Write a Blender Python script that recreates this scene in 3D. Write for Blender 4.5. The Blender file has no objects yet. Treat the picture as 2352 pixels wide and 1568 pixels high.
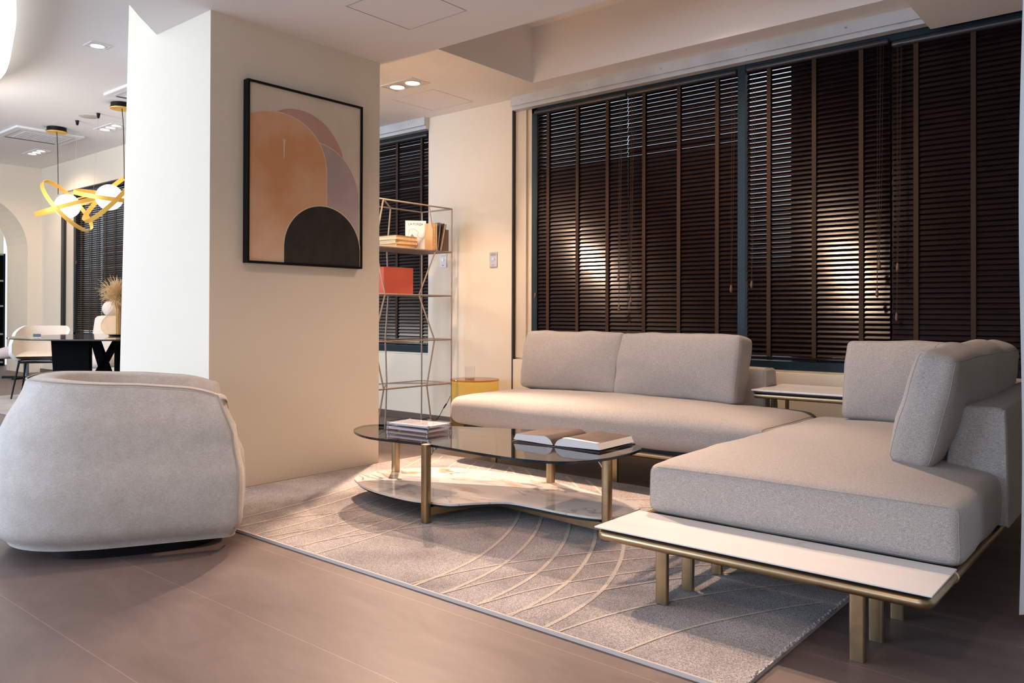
import bpy, bmesh, math, random
from math import sin, cos, pi, radians as R
from mathutils import Vector, Matrix, noise
random.seed(7)
S = bpy.context.scene
COL = S.collection

# ------------------------------------------------------------------ camera
F, YAW, PITCH, ROLL, CY = 1839.08, R(49.92555), R(.357446), R(.157943), 709.215
d0 = Vector((-cos(YAW), sin(YAW), 0)); r0 = Vector((sin(YAW), cos(YAW), 0)); u0 = Vector((0, 0, 1))
d1 = d0*cos(PITCH)+u0*sin(PITCH); u1 = u0*cos(PITCH)-d0*sin(PITCH)
r2 = r0*cos(ROLL)+u1*sin(ROLL); u2 = u1*cos(ROLL)-r0*sin(ROLL)
cam = bpy.data.cameras.new('camera'); camo = bpy.data.objects.new('camera', cam); COL.objects.link(camo)
cam.sensor_width = 36; cam.lens = F/2352*36; cam.shift_y = -(784-CY)/2352
cam.clip_start = .05; cam.clip_end = 200
M = Matrix((r2, u2, -d1)).transposed().to_4x4(); M.translation = (0, 0, .95)
camo.matrix_world = M
S.camera = camo

# ------------------------------------------------------------------ world, daylight, exposure
S.view_settings.view_transform = 'Standard'; S.view_settings.look = 'None'
S.view_settings.gamma = 1; S.view_settings.use_curve_mapping = False
S.view_settings.exposure = 0.15
W = bpy.data.worlds.new('overcast_sky'); S.world = W; W.use_nodes = True
bg = W.node_tree.nodes['Background']; bg.inputs[0].default_value = (.80, .90, 1, 1); bg.inputs[1].default_value = 1.1
S.cycles.max_bounces = 10; S.cycles.diffuse_bounces = 5; S.cycles.transparent_max_bounces = 16
S.cycles.caustics_reflective = False; S.cycles.caustics_refractive = False
S.cycles.sample_clamp_indirect = 6

def light(kind, name, loc, energy, color, rot=(0, 0, 0), **kw):
    l = bpy.data.lights.new(name, kind); l.energy = energy; l.color = color
    for k, v in kw.items(): setattr(l, k, v)
    o = bpy.data.objects.new(name, l); o.location = loc; o.rotation_euler = rot; COL.objects.link(o)
    return o
DAY = (.64, .775, 1)
WARM = (1, .685, .49)
# daylight through the big glazing of the wall behind the camera (faces +Y)
light('AREA', 'daylight', (-7.9, -3.45, 1.55), 410, DAY, (R(90), 0, 0), shape='RECTANGLE', size=7.2, size_y=2.7)
light('AREA', 'daylight_door', (-.6, -3.45, 1.4), 45, DAY, (R(90), 0, 0), shape='RECTANGLE', size=2.6, size_y=2.3)
def spot(name, loc, e, size=150, blend=.6, rad=.05, tgt=None, color=WARM):
    o = light('SPOT', name, loc, e, color, spot_size=R(size), spot_blend=blend, shadow_soft_size=rad)
    if tgt: o.rotation_euler = (Vector(tgt)-Vector(loc)).to_track_quat('-Z', 'Y').to_euler()
    return o
# ceiling lamps of this seating area plus an added beam (two have their fixtures in the picture or the recess, the rest hang over the camera)
spot('lamp_or_added_light', (-4.42, 4.06, 2.66), 115, 90, .5, .05)
spot('lamp_or_added_light', (-4.50, 4.105, 2.66), 120, 44, .8, .045, (-3.35, 5.0, 1.25))  # extra beam beyond the twin heads, added for the glint on the blind
spot('lamp_or_added_light', (-4.42, 4.105, 2.66), 760, 64, .45, .04, (-2.95, 2.15, 0))
spot('lamp_or_added_light', (-2.18, 4.10, 3.07), 160, 120, .8, .05)
spot('lamp_or_added_light', (-2.02, 4.10, 3.07), 190, 62, .5, .04, (-2.15, 2.5, 0))
spot('lamp_or_added_light', (-2.5, 1.6, 2.52), 34, 130, .8, .06)
spot('lamp_or_added_light', (-.75, .0, 2.52), 60, 125, .7, .05)
# dining zone
spot('lamp_or_added_light', (-10.2, 4.3, 3.15), 50, 160, .6, .08)
spot('lamp_or_added_light', (-12.5, 4.3, 3.15), 50, 160, .6, .08)
light('POINT', 'arch_fill', (-15.6, 3.2, 2.4), 26, (1, .86, .70), shadow_soft_size=.3)  # added fill without a fixture, brightens the inside of the arch
light('POINT', 'dining_fill', (-9.2, 2.0, 2.9), 120, (1, .93, .88), shadow_soft_size=.3)  # added fill hanging free, lifts the high ceiling

# ------------------------------------------------------------------ materials
def nt(name):
    m = bpy.data.materials.new(name); m.use_nodes = True
    t = m.node_tree; return m, t, t.nodes, t.links, t.nodes['Principled BSDF']
def setp(b, **k):
    for a, v in k.items(): b.inputs[a].default_value = v
def mat(name, col, rough=.5, metal=0., var=0., vscale=8., bump=0., bscale=200., spec=.5, emit=None, es=0.):
    m, t, N, L, b = nt(name)
    setp(b, **{'Base Color': (*col, 1), 'Roughness': rough, 'Metallic': metal, 'Specular IOR Level': spec})
    if emit: setp(b, **{'Emission Color': (*emit, 1), 'Emission Strength': es})
    tc = N.new('ShaderNodeTexCoord')
    if var:
        n = N.new('ShaderNodeTexNoise'); n.inputs['Scale'].default_value = vscale; n.inputs['Detail'].default_value = 6
        L.new(tc.outputs['Object'], n.inputs['Vector'])
        r = N.new('ShaderNodeValToRGB'); e = r.color_ramp.elements
        e[0].position = .3; e[1].position = .7
        e[0].color = (*[c*(1-var) for c in col], 1); e[1].color = (*[min(1, c*(1+var)) for c in col], 1)
        L.new(n.outputs[0], r.inputs[0]); L.new(r.outputs[0], b.inputs['Base Color'])
    if bump:
        n = N.new('ShaderNodeTexNoise'); n.inputs['Scale'].default_value = bscale; n.inputs['Detail'].default_value = 4
        L.new(tc.outputs['Object'], n.inputs['Vector'])
        bp = N.new('ShaderNodeBump'); bp.inputs['Strength'].default_value = bump; bp.inputs['Distance'].default_value = .002
        L.new(n.outputs[0], bp.inputs['Height']); L.new(bp.outputs[0], b.inputs['Normal'])
    return m
def fabric(name, ca, cb, cc, sx=260, streak=5, bump=.5, big=0.):
    """heathered weave: fine speckle of three yarn colours plus long slubs"""
    m, t, N, L, b = nt(name)
    setp(b, Roughness=.95, **{'Specular IOR Level': .15, 'Sheen Weight': .15})
    tc = N.new('ShaderNodeTexCoord')
    mp = N.new('ShaderNodeMapping'); mp.inputs['Scale'].default_value = (1, streak, streak*.8)
    L.new(tc.outputs['Object'], mp.inputs[0])
    n1 = N.new('ShaderNodeTexNoise'); n1.inputs['Scale'].default_value = sx; n1.inputs['Detail'].default_value = 2
    L.new(tc.outputs['Object'], n1.inputs['Vector'])
    n2 = N.new('ShaderNodeTexNoise'); n2.inputs['Scale'].default_value = sx*.22; n2.inputs['Detail'].default_value = 3
    L.new(mp.outputs[0], n2.inputs['Vector'])
    r1 = N.new('ShaderNodeValToRGB'); r1.color_ramp.elements[0].position = .38; r1.color_ramp.elements[1].position = .62
    r1.color_ramp.elements[0].color = (*ca, 1); r1.color_ramp.elements[1].color = (*cb, 1)
    L.new(n1.outputs[0], r1.inputs[0])
    r2_ = N.new('ShaderNodeValToRGB'); r2_.color_ramp.elements[0].position = .5; r2_.color_ramp.elements[1].position = .68
    L.new(n2.outputs[0], r2_.inputs[0])
    mx = N.new('ShaderNodeMix'); mx.data_type = 'RGBA'; mx.inputs[7].default_value = (*cc, 1)
    mth = N.new('ShaderNodeMath'); mth.operation = 'MULTIPLY'; mth.inputs[1].default_value = .55
    L.new(r2_.outputs[0], mth.inputs[0]); L.new(mth.outputs[0], mx.inputs[0]); L.new(r1.outputs[0], mx.inputs[6])
    out = mx.outputs[2]
    if big:
        n3 = N.new('ShaderNodeTexNoise'); n3.inputs['Scale'].default_value = 14; n3.inputs['Detail'].default_value = 8; n3.inputs['Roughness'].default_value = .7
        L.new(tc.outputs['Object'], n3.inputs['Vector'])
        r3 = N.new('ShaderNodeValToRGB'); r3.color_ramp.elements[0].position = .35; r3.color_ramp.elements[1].position = .65
        g = 1-big; r3.color_ramp.elements[0].color = (g, g*.985, g*.965, 1); r3.color_ramp.elements[1].color = (1, 1, 1, 1)
        L.new(n3.outputs[0], r3.inputs[0])
        m2 = N.new('ShaderNodeMix'); m2.data_type = 'RGBA'; m2.blend_type = 'MULTIPLY'; m2.inputs[0].default_value = 1
        L.new(out, m2.inputs[6]); L.new(r3.outputs[0], m2.inputs[7]); out = m2.outputs[2]
    L.new(out, b.inputs['Base Color'])
    bp = N.new('ShaderNodeBump'); bp.inputs['Strength'].default_value = bump; bp.inputs['Distance'].default_value = .0015
    L.new(n1.outputs[0], bp.inputs['Height']); L.new(bp.outputs[0], b.inputs['Normal'])
    return m
def clear(name, tint, refl=.9, ior=1.5, rough=0.0):
    """thin tinted pane: mirror-like at grazing angles, tinted see-through otherwise"""
    m = bpy.data.materials.new(name); m.use_nodes = True; t = m.node_tree; N = t.nodes; L = t.links
    N.remove(N['Principled BSDF'])
    tr = N.new('ShaderNodeBsdfTransparent'); tr.inputs[0].default_value = (*tint, 1)
    gl = N.new('ShaderNodeBsdfGlossy'); gl.inputs['Roughness'].default_value = rough; gl.inputs[0].default_value = (refl, refl, refl, 1)
    fr = N.new('ShaderNodeFresnel'); fr.inputs[0].default_value = ior
    ge = N.new('ShaderNodeNewGeometry')
    iv = N.new('ShaderNodeMath'); iv.operation = 'SUBTRACT'; iv.inputs[0].default_value = 1; L.new(ge.outputs['Backfacing'], iv.inputs[1])
    ml = N.new('ShaderNodeMath'); ml.operation = 'MULTIPLY'; L.new(fr.outputs[0], ml.inputs[0]); L.new(iv.outputs[0], ml.inputs[1])
    mx = N.new('ShaderNodeMixShader'); L.new(ml.outputs[0], mx.inputs[0]); L.new(tr.outputs[0], mx.inputs[1]); L.new(gl.outputs[0], mx.inputs[2])
    L.new(mx.outputs[0], N['Material Output'].inputs[0])
    return m
def marble(name, base, vein, vein2, scale, width, amount, rough=.12):
    """pale stone: broken directional veins with grey and golden clouds along them"""
    m, t, N, L, b = nt(name); setp(b, Roughness=rough)
    tc = N.new('ShaderNodeTexCoord'); mp = N.new('ShaderNodeMapping'); mp.inputs['Rotation'].default_value = (0, 0, .75); mp.inputs['Scale'].default_value = (1, 2.1, 1)
    L.new(tc.outputs['Object'], mp.inputs[0])
    def nz(sc, det, dist, off):
        n = N.new('ShaderNodeTexNoise'); n.inputs['Scale'].default_value = sc; n.inputs['Detail'].default_value = det; n.inputs['Distortion'].default_value = dist
        q = N.new('ShaderNodeMapping'); q.inputs['Location'].default_value = (off, off*.7, 0); L.new(mp.outputs[0], q.inputs[0]); L.new(q.outputs[0], n.inputs['Vector']); return n.outputs[0]
    def ramp(src, p0, v0, p1, v1):
        r = N.new('ShaderNodeValToRGB'); e = r.color_ramp.elements; e[0].position = p0; e[1].position = p1
        e[0].color = (v0,)*3+(1,) if not isinstance(v0, tuple) else (*v0, 1); e[1].color = (v1,)*3+(1,) if not isinstance(v1, tuple) else (*v1, 1)
        L.new(src, r.inputs[0]); return r.outputs[0]
    def math_(op, a, c):
        n = N.new('ShaderNodeMath'); n.operation = op
        for i, q in enumerate((a, c)):
            if isinstance(q, (int, float)): n.inputs[i].default_value = q
            else: L.new(q, n.inputs[i])
        return n.outputs[0]
    def mix(f, a, c):
        n = N.new('ShaderNodeMix'); n.data_type = 'RGBA'; L.new(f, n.inputs[0])
        for i, q in ((6, a), (7, c)):
            if isinstance(q, tuple): n.inputs[i].default_value = (*q, 1)
            else: L.new(q, n.inputs[i])
        return n.outputs[2]
    n1 = nz(scale, 5, .5, 0.3)
    line = ramp(math_('ABSOLUTE', math_('SUBTRACT', n1, .5), 0), 0, 1., width, 0.)
    brk = ramp(nz(scale*1.3, 3, .3, 4.), .45, 0., .60, 1.)
    cloud = ramp(nz(scale*1.1, 7, .8, 2.2), .54, 0., .74, amount)
    gold = ramp(nz(scale*1.5, 5, .6, 7.7), .56, 0., .70, amount)
    col = mix(cloud, base, vein)
    col = mix(gold, col, vein2)
    col = mix(math_('MULTIPLY', math_('MULTIPLY', line, brk), amount), col, tuple(c*.6 for c in vein))
    L.new(col, b.inputs['Base Color'])
    return m

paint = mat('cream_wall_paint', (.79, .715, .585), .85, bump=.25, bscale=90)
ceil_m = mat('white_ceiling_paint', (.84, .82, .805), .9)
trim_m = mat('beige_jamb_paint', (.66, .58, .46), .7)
black_m = mat('black_trim', (.012, .012, .014), .5)
frame_m = mat('dark_teal_aluminium', (.003, .015, .024), .45, var=.25, vscale=3, spec=.3)
alu = mat('white_aluminium', (.55, .57, .58), .4, .2, var=.12, vscale=5)
blind_m = mat('dark_stained_wood', (.0095, .0042, .0042), .2, var=.35, vscale=18, spec=.34)
tape_m = mat('brown_ladder_tape', (.036, .016, .0065), .9)
tassel_m = mat('brown_wood_tassel', (.12, .06, .035), .5)
brass = mat('brushed_bronze', (.40, .30, .18), .34, 1., var=.08, vscale=30)
brass_d = mat('polished_bronze_cap', (.55, .36, .16), .25, 1.)
steel = mat('steel', (.55, .55, .55), .3, 1.)
sofa_m = fabric('heather_sofa_fabric', (.27, .242, .222), (.50, .465, .435), (.61, .58, .55), 560, 8, .45)
seam_m = mat('sofa_seam_thread', (.33, .30, .275), .95)
chair_m = fabric('pale_chenille', (.58, .54, .50), (.71, .665, .625), (.73, .69, .65), 300, 3, .25, big=.13)
pip_m = mat('pale_piping', (.46, .41, .37), .9)
board_m = mat('black_board', (.012, .012, .013), .7)
slab_m = marble('white_porcelain', (.80, .785, .775), (.66, .58, .51), (.74, .68, .62), 1.2, .010, .4, .3)
shelf_m = marble('veined_marble', (.78, .78, .76), (.30, .31, .34), (.60, .36, .12), 2.3, .020, .85, .06)
smoke = clear('smoked_glass', (.56, .52, .50), 1., 2.0)
smoke_edge = mat('dark_glass_edge', (.008, .016, .024), .1)
amber = clear('amber_glass', (.99, .86, .46), .8, 1.35)
amber_rim = clear('thick_amber_glass', (.80, .48, .08), .8, 1.5)
glass_m = clear('clear_glass', (.97, .97, .965), .9, 1.4)
acryl = clear('clear_acrylic', (.95, .945, .965), 1., 1.6)
acryl_in = mat('frosted_acrylic_core', (.80, .78, .82), .25)
paper = mat('page_edges', (.78, .77, .76), .8)
kraft = mat('tan_page_edges', (.68, .48, .26), .8, var=.15, vscale=60)
cream_p = mat('cream_page_edges', (.72, .64, .42), .8)
page_m = mat('brown_printed_page', (.085, .055, .042), .45, var=.5, vscale=7)
cover_d = mat('dark_cover', (.02, .022, .03), .4)
red_m = mat('coral_red_cloth', (.64, .135, .095), .7, bump=.4, bscale=300)
taupe_m = mat('taupe_metal', (.36, .29, .245), .45, .3)
taupe_p = mat('taupe_plate', (.24, .165, .13), .5, .1)
white_m = mat('white_plastic', (.80, .80, .80), .4)
grille_m = mat('grey_plastic', (.30, .30, .31), .5)
gold = mat('gold_band', (.88, .52, .10), .4, .25)
glow = mat('white_glass_globe', (.9, .9, .9), .3, emit=(1, .93, .84), es=2.2)
lamp_e = mat('lamp_glow', (1, .9, .8), .3, emit=(1, .87, .70), es=9)
panel_e = mat('luminous_ceiling', (.95, .94, .92), .5, emit=(1, .98, .95), es=.85)
cur_m = mat('white_curtain', (.80, .82, .84), .9)
ext_m = mat('dark_outdoor_screen', (.02, .021, .024), .9, var=.3, vscale=2)
beige_l = mat('beige_upholstery', (.62, .53, .44), .85)
offw = mat('off_white_upholstery', (.70, .69, .68), .85)
dk = mat('black_lacquer', (.005, .005, .006), .5, spec=.18)
grass_m = mat('dried_grass', (.76, .52, .26), .8)
matte_b = mat('matte_black_slab', (.004, .004, .0045), .8, spec=.03)

def floor_mat():
    m, t, N, L, b = nt('large_grey_brown_tiles'); setp(b, Roughness=.5, **{'Specular IOR Level': .3})
    tc = N.new('ShaderNodeTexCoord'); mp = N.new('ShaderNodeMapping'); mp.inputs['Location'].default_value = (.9, .345, 0)
    L.new(tc.outputs['Object'], mp.inputs[0])
    br = N.new('ShaderNodeTexBrick'); br.offset = .5; br.inputs['Scale'].default_value = 1
    br.inputs['Brick Width'].default_value = 40; br.inputs['Row Height'].default_value = .435; br.inputs['Mortar Size'].default_value = .0011
    br.inputs['Color1'].default_value = (1, 1, 1, 1); br.inputs['Color2'].default_value = (.93, .93, .94, 1); br.inputs['Mortar'].default_value = (1.75, 1.75, 1.75, 1)
    L.new(mp.outputs[0], br.inputs['Vector'])
    m2 = N.new('ShaderNodeMapping'); m2.inputs['Scale'].default_value = (1, 2.2, 1); m2.inputs['Rotation'].default_value = (0, 0, .5); L.new(tc.outputs['Object'], m2.inputs[0])
    n = N.new('ShaderNodeTexNoise'); n.inputs['Scale'].default_value = 2.2; n.inputs['Detail'].default_value = 10; n.inputs['Roughness'].default_value = .68; n.inputs['Distortion'].default_value = .6
    L.new(m2.outputs[0], n.inputs['Vector'])
    r = N.new('ShaderNodeValToRGB'); r.color_ramp.elements[0].position = .3; r.color_ramp.elements[1].position = .72
    r.color_ramp.elements[0].color = (.128, .094, .084, 1); r.color_ramp.elements[1].color = (.200, .156, .142, 1); L.new(n.outputs[0], r.inputs[0])
    mx = N.new('ShaderNodeMix'); mx.data_type = 'RGBA'; mx.blend_type = 'MULTIPLY'; mx.inputs[0].default_value = 1
    L.new(r.outputs[0], mx.inputs[6]); L.new(br.outputs[0], mx.inputs[7]); L.new(mx.outputs[2], b.inputs['Base Color'])
    bp = N.new('ShaderNodeBump'); bp.inputs['Strength'].default_value = .15; bp.inputs['Distance'].default_value = .003
    L.new(n.outputs[0], bp.inputs['Height']); L.new(bp.outputs[0], b.inputs['Normal'])
    return m
floor_m = floor_mat()
def rug_mat(name, a, b_, speck):
    m, t, N, L, b = nt(name); setp(b, Roughness=1, **{'Specular IOR Level': .1, 'Sheen Weight': .25})
    tc = N.new('ShaderNodeTexCoord')
    n = N.new('ShaderNodeTexNoise'); n.inputs['Scale'].default_value = 3.2; n.inputs['Detail'].default_value = 5; L.new(tc.outputs['Object'], n.inputs['Vector'])
    r = N.new('ShaderNodeValToRGB'); r.color_ramp.elements[0].position = .35; r.color_ramp.elements[1].position = .66
    r.color_ramp.elements[0].color = (*a, 1); r.color_ramp.elements[1].color = (*b_, 1); L.new(n.outputs[0], r.inputs[0])
    n2 = N.new('ShaderNodeTexNoise'); n2.inputs['Scale'].default_value = 300; n2.inputs['Detail'].default_value = 3; L.new(tc.outputs['Object'], n2.inputs['Vector'])
    r2_ = N.new('ShaderNodeValToRGB'); r2_.color_ramp.elements[0].position = .41; r2_.color_ramp.elements[1].position = .61
    g = 1-speck; r2_.color_ramp.elements[0].color = (g, g, g, 1); r2_.color_ramp.elements[1].color = (1+speck, 1+speck, 1+speck, 1); L.new(n2.outputs[0], r2_.inputs[0])
    mx = N.new('ShaderNodeMix'); mx.data_type = 'RGBA'; mx.blend_type = 'MULTIPLY'; mx.inputs[0].default_value = 1
    L.new(r.outputs[0], mx.inputs[6]); L.new(r2_.outputs[0], mx.inputs[7]); L.new(mx.outputs[2], b.inputs['Base Color'])
    bp = N.new('ShaderNodeBump'); bp.inputs['Strength'].default_value = .9; bp.inputs['Distance'].default_value = .006
    L.new(n2.outputs[0], bp.inputs['Height']); L.new(bp.outputs[0], b.inputs['Normal'])
    return m
rug_m = rug_mat('taupe_pile', (.30, .265, .255), (.52, .475, .46), .42)
rug_l = rug_mat('cream_carved_lines', (.62, .54, .46), (.70, .62, .54), .3)
rug_b = mat('rug_binding', (.58, .53, .50), .9, bump=.5)
rug2_m = rug_mat('far_rug_pile', (.30, .26, .25), (.42, .38, .36), .2)

# ------------------------------------------------------------------ mesh helpers
class MB:
    def __init__(s): s.v = []; s.f = []; s.mi = []; s.cur = 0
    def add(s, vs, fs):
        o = len(s.v); s.v += [tuple(v) for v in vs]; s.f += [tuple(i+o for i in f) for f in fs]; s.mi += [s.cur]*len(fs); return s
    def box(s, x0, x1, y0, y1, z0, z1):
        v = [(x, y, z) for x in (x0, x1) for y in (y0, y1) for z in (z0, z1)]
        return s.add(v, [(0, 1, 3, 2), (4, 6, 7, 5), (0, 4, 5, 1), (2, 3, 7, 6), (0, 2, 6, 4), (1, 5, 7, 3)])
    def rbox(s, x0, x1, y0, y1, z0, z1, r=.004, seg=2):
        bm = bmesh.new(); bmesh.ops.create_cube(bm, size=1)
        for v in bm.verts: v.co = Vector(((x0+x1)/2+v.co.x*(x1-x0), (y0+y1)/2+v.co.y*(y1-y0), (z0+z1)/2+v.co.z*(z1-z0)))
        bmesh.ops.bevel(bm, geom=bm.edges[:], offset=r, segments=seg, profile=.5, affect='EDGES')
        bm.verts.index_update()
        s.add([v.co.copy() for v in bm.verts], [tuple(v.index for v in f.verts) for f in bm.faces]); bm.free(); return s
    def prism(s, pts, z0, z1):
        n = len(pts); v = [(x, y, z0) for x, y in pts]+[(x, y, z1) for x, y in pts]
        f = [tuple(range(n))[::-1], tuple(range(n, 2*n))]+[(i, (i+1) % n, (i+1) % n+n, i+n) for i in range(n)]
        return s.add(v, f)
    def tube(s, pts, r, n=8, closed=False, caps=True):
        P = [Vector(p) for p in pts]; k = len(P); rs = r if isinstance(r, (list, tuple)) else [r]*k
        vs = []; ref = None
        for i, p in enumerate(P):
            a = P[i-1] if (i > 0 or closed) else p; b = P[(i+1) % k] if (i < k-1 or closed) else p
            t = (b-a).normalized()
            if ref is None: ref = Vector((0, 0, 1)) if abs(t.z) < .9 else Vector((1, 0, 0))
            ref = (ref-t*ref.dot(t)); ref = ref.normalized() if ref.length > 1e-6 else t.orthogonal().normalized(); w = t.cross(ref)
            for j in range(n): q = 2*pi*j/n; vs.append(p+(ref*cos(q)+w*sin(q))*rs[i])
        fs = []
        for i in range(k if closed else k-1):
            for j in range(n):
                a = i*n; b = ((i+1) % k)*n; fs.append((a+j, a+(j+1) % n, b+(j+1) % n, b+j))
        if caps and not closed: fs.append(tuple(range(n))[::-1]); fs.append(tuple(range((k-1)*n, k*n)))
        return s.add(vs, fs)
    def lathe(s, prof, c=(0, 0, 0), n=32, caps=True):
        vs = []; m = len(prof)
        for r, z in prof:
            for j in range(n): q = 2*pi*j/n; vs.append((c[0]+r*cos(q), c[1]+r*sin(q), c[2]+z))
        fs = [(i*n+j, i*n+(j+1) % n, (i+1)*n+(j+1) % n, (i+1)*n+j) for i in range(m-1) for j in range(n)]
        if caps:
            if prof[0][0] > 1e-5: fs.append(tuple(range(n))[::-1])
            if prof[-1][0] > 1e-5: fs.append(tuple(range((m-1)*n, m*n)))
        return s.add(vs, fs)
    def ball(s, c, rx, ry=None, rz=None, n=20, m=12):
        ry = ry or rx; rz = rz or rx; vs = []; fs = []
        for i in range(m+1):
            p = -pi/2+pi*i/m
            for j in range(n): q = 2*pi*j/n; vs.append((c[0]+rx*cos(p)*cos(q), c[1]+ry*cos(p)*sin(q), c[2]+rz*sin(p)))
        for i in range(m):
            for j in range(n): fs.append((i*n+j, i*n+(j+1) % n, (i+1)*n+(j+1) % n, (i+1)*n+j))
        return s.add(vs, fs)
    def grid(s, fn, nu, nv, cu=False, cv=False):
        vs = [fn(i/(nu if cu else nu-1), j/(nv if cv else nv-1)) for i in range(nu) for j in range(nv)]
        fs = [(i*nv+j, ((i+1) % nu)*nv+j, ((i+1) % nu)*nv+(j+1) % nv, i*nv+(j+1) % nv)
              for i in range(nu if cu else nu-1) for j in range(nv if cv else nv-1)]
        return s.add(vs, fs)
    def xf(s, m):
        s.v = [tuple(m @ Vector(v)) for v in s.v]; return s
    def build(s, name, m, parent=None, smooth=False, loc=None, fix=True):
        me = bpy.data.meshes.new(name); me.from_pydata(s.v, [], s.f)
        for q in (m if isinstance(m, list) else [m]): me.materials.append(q)
        if isinstance(m, list): me.polygons.foreach_set('material_index', s.mi)
        if fix:
            bm = bmesh.new(); bm.from_mesh(me); bmesh.ops.remove_doubles(bm, verts=bm.verts[:], dist=1e-5)
            bmesh.ops.recalc_face_normals(bm, faces=bm.faces[:]); bm.to_mesh(me); bm.free()
        if smooth:
            me.polygons.foreach_set('use_smooth', [True]*len(me.polygons))
            if smooth != 'all': me.set_sharp_from_angle(angle=R(smooth if smooth is not True else 40))
        o = bpy.data.objects.new(name, me); COL.objects.link(o)
        if parent: o.parent = parent
        if loc: o.location = loc
        return o
def tag(o, label, cat, group=None, kind=None):
    o['label'] = label; o['category'] = cat
    if group: o['group'] = group
    if kind: o['kind'] = kind
    return o
def thing(name, label, cat, loc=(0, 0, 0), rz=0, group=None):
    o = bpy.data.objects.new(name, None); o.empty_display_size = .1; COL.objects.link(o)
    o.location = loc; o.rotation_euler = (0, 0, rz); return tag(o, label, cat, group)
def struct(name, mb, m, **k):
    o = mb.build(name, m, **k); o['kind'] = 'structure'; return o
def smooth_path(pts, n=8, closed=False):
    P = [Vector(p) for p in pts]; k = len(P); out = []
    for i in range(k if closed else k-1):
        a = P[(i-1) % k] if (closed or i > 0) else P[i]; b = P[i]; c = P[(i+1) % k]; e = P[(i+2) % k] if (closed or i < k-2) else c
        for j in range(n):
            t = j/n; out.append(.5*((2*b)+(c-a)*t+(2*a-5*b+4*c-e)*t*t+(3*b-a-3*c+e)*t**3))
    if not closed: out.append(P[-1])
    return out

def soft_map(h, r, bulge, wr=0., seed=0, pinch=0.):
    h = Vector(h)
    def f(u):
        p = Vector((u[0]*h.x, u[1]*h.y, u[2]*h.z))
        q = Vector([max(-(h[i]-r), min(h[i]-r, p[i])) for i in range(3)]); dv = p-q
        o = q+dv.normalized()*r if dv.length > 1e-9 else p
        n = [o[i]/h[i] for i in range(3)]; res = o.copy()
        for i in range(3):
            j, k = (i+1) % 3, (i+2) % 3
            res[i] += n[i]*bulge[i]*(max(0, 1-n[j]**2)**.8)*(max(0, 1-n[k]**2)**.8)
        if wr:
            w = noise.noise(o*4+Vector((seed, 0, 0)))*wr+noise.noise(o*11+Vector((seed, 5, 0)))*wr*.35
            res += Vector(n)*w
        return res
    return f
def samples(h, r, n):
    c = [-1, -1+r/h*.3, -1+r/h*.65, -1+r/h]; a = c[-1]
    return c+[a+(-2*a)*i/n for i in range(1, n)]+[-v for v in c[::-1]]
def soft_box(mb, h, r, bulge, res=(14, 14, 4), wr=0., seed=0):
    f = soft_map(h, r, bulge, wr, seed); s = [samples(h[i], r, res[i]) for i in range(3)]
    for ax in range(3):
        j, k = (ax+1) % 3, (ax+2) % 3
        for sg in (-1, 1):
            vs = []; nb = len(s[k])
            for a in s[j]:
                for b in s[k]:
                    u = [0, 0, 0]; u[ax] = sg; u[j] = a; u[k] = b; vs.append(f(u))
            mb.add(vs, [(x*nb+y, (x+1)*nb+y, (x+1)*nb+y+1, x*nb+y+1) for x in range(len(s[j])-1) for y in range(nb-1)])
    return f
def seam_loop(mb, f, ax, sg, h, r, rad=.0028):
    """thin stitched seam round one face of a soft box"""
    j, k = (ax+1) % 3, (ax+2) % 3; pts = []
    def add(a, b):
        u = [0, 0, 0]; u[ax] = sg; u[j] = a; u[k] = b; pts.append(f(u))
    N = 26
    for i in range(N): add(-1+2*i/N, -1)
    for i in range(N): add(1, -1+2*i/N)
    for i in range(N): add(1-2*i/N, 1)
    for i in range(N): add(-1, 1-2*i/N)
    mb.tube(pts, rad, 6, closed=True)

# ------------------------------------------------------------------ setting
struct('floor', MB().box(-16.5, 3, -3.7, 5.3, -.1, 0), floor_m)
YW = 4.95
w = MB()
w.box(-14.6, 1.6, YW+.05, YW+.22, 0, .6)                 # below the sills
w.box(-14.6, 1.6, YW, YW+.05, 0, .585)
w.box(-14.6, -13.2, YW, YW+.22, .585, 3.3); w.box(-9.4, -6.7, YW, YW+.22, .585, 3.3)
w.box(-5.135, -4.166, YW, YW+.22, .585, 2.685)
w.box(-6.7, 1.6, YW+.04, YW+.22, 2.6, 3.3); w.box(-13.2, -9.4, YW, YW+.22, 2.80, 3.3)
w.box(1.3, 1.6, YW, YW+.22, .585, 2.7)
struct('wall_back', w, paint)
struct('trim_1', MB().box(-4.166, -4.154, YW-.003, YW+.03, .06, 2.60), black_m)
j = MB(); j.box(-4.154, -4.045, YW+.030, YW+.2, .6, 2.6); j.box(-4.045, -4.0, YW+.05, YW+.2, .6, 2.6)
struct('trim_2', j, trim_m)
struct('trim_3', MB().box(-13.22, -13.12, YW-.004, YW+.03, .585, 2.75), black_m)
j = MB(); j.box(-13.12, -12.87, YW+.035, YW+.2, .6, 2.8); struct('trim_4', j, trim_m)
struct('trim_5', MB().box(-14, -4.166, YW-.012, YW, 0, .06), mat('brown_baseboard', (.12, .08, .06), .6))

# column with the slightly splayed far edge
c = MB(); P8 = []
for z, dx in ((0, 0), (3.3, .14)):
    P8 += [(-3.935, 2.2, z), (-3.935, 3.36, z), (-5.0+dx, 3.36, z), (-5.0+dx, 2.2, z)]
c.add(P8, [(0, 1, 2, 3), (4, 7, 6, 5), (0, 4, 5, 1), (1, 5, 6, 2), (2, 6, 7, 3), (3, 7, 4, 0)])
struct('wall_column', c, paint)
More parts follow.
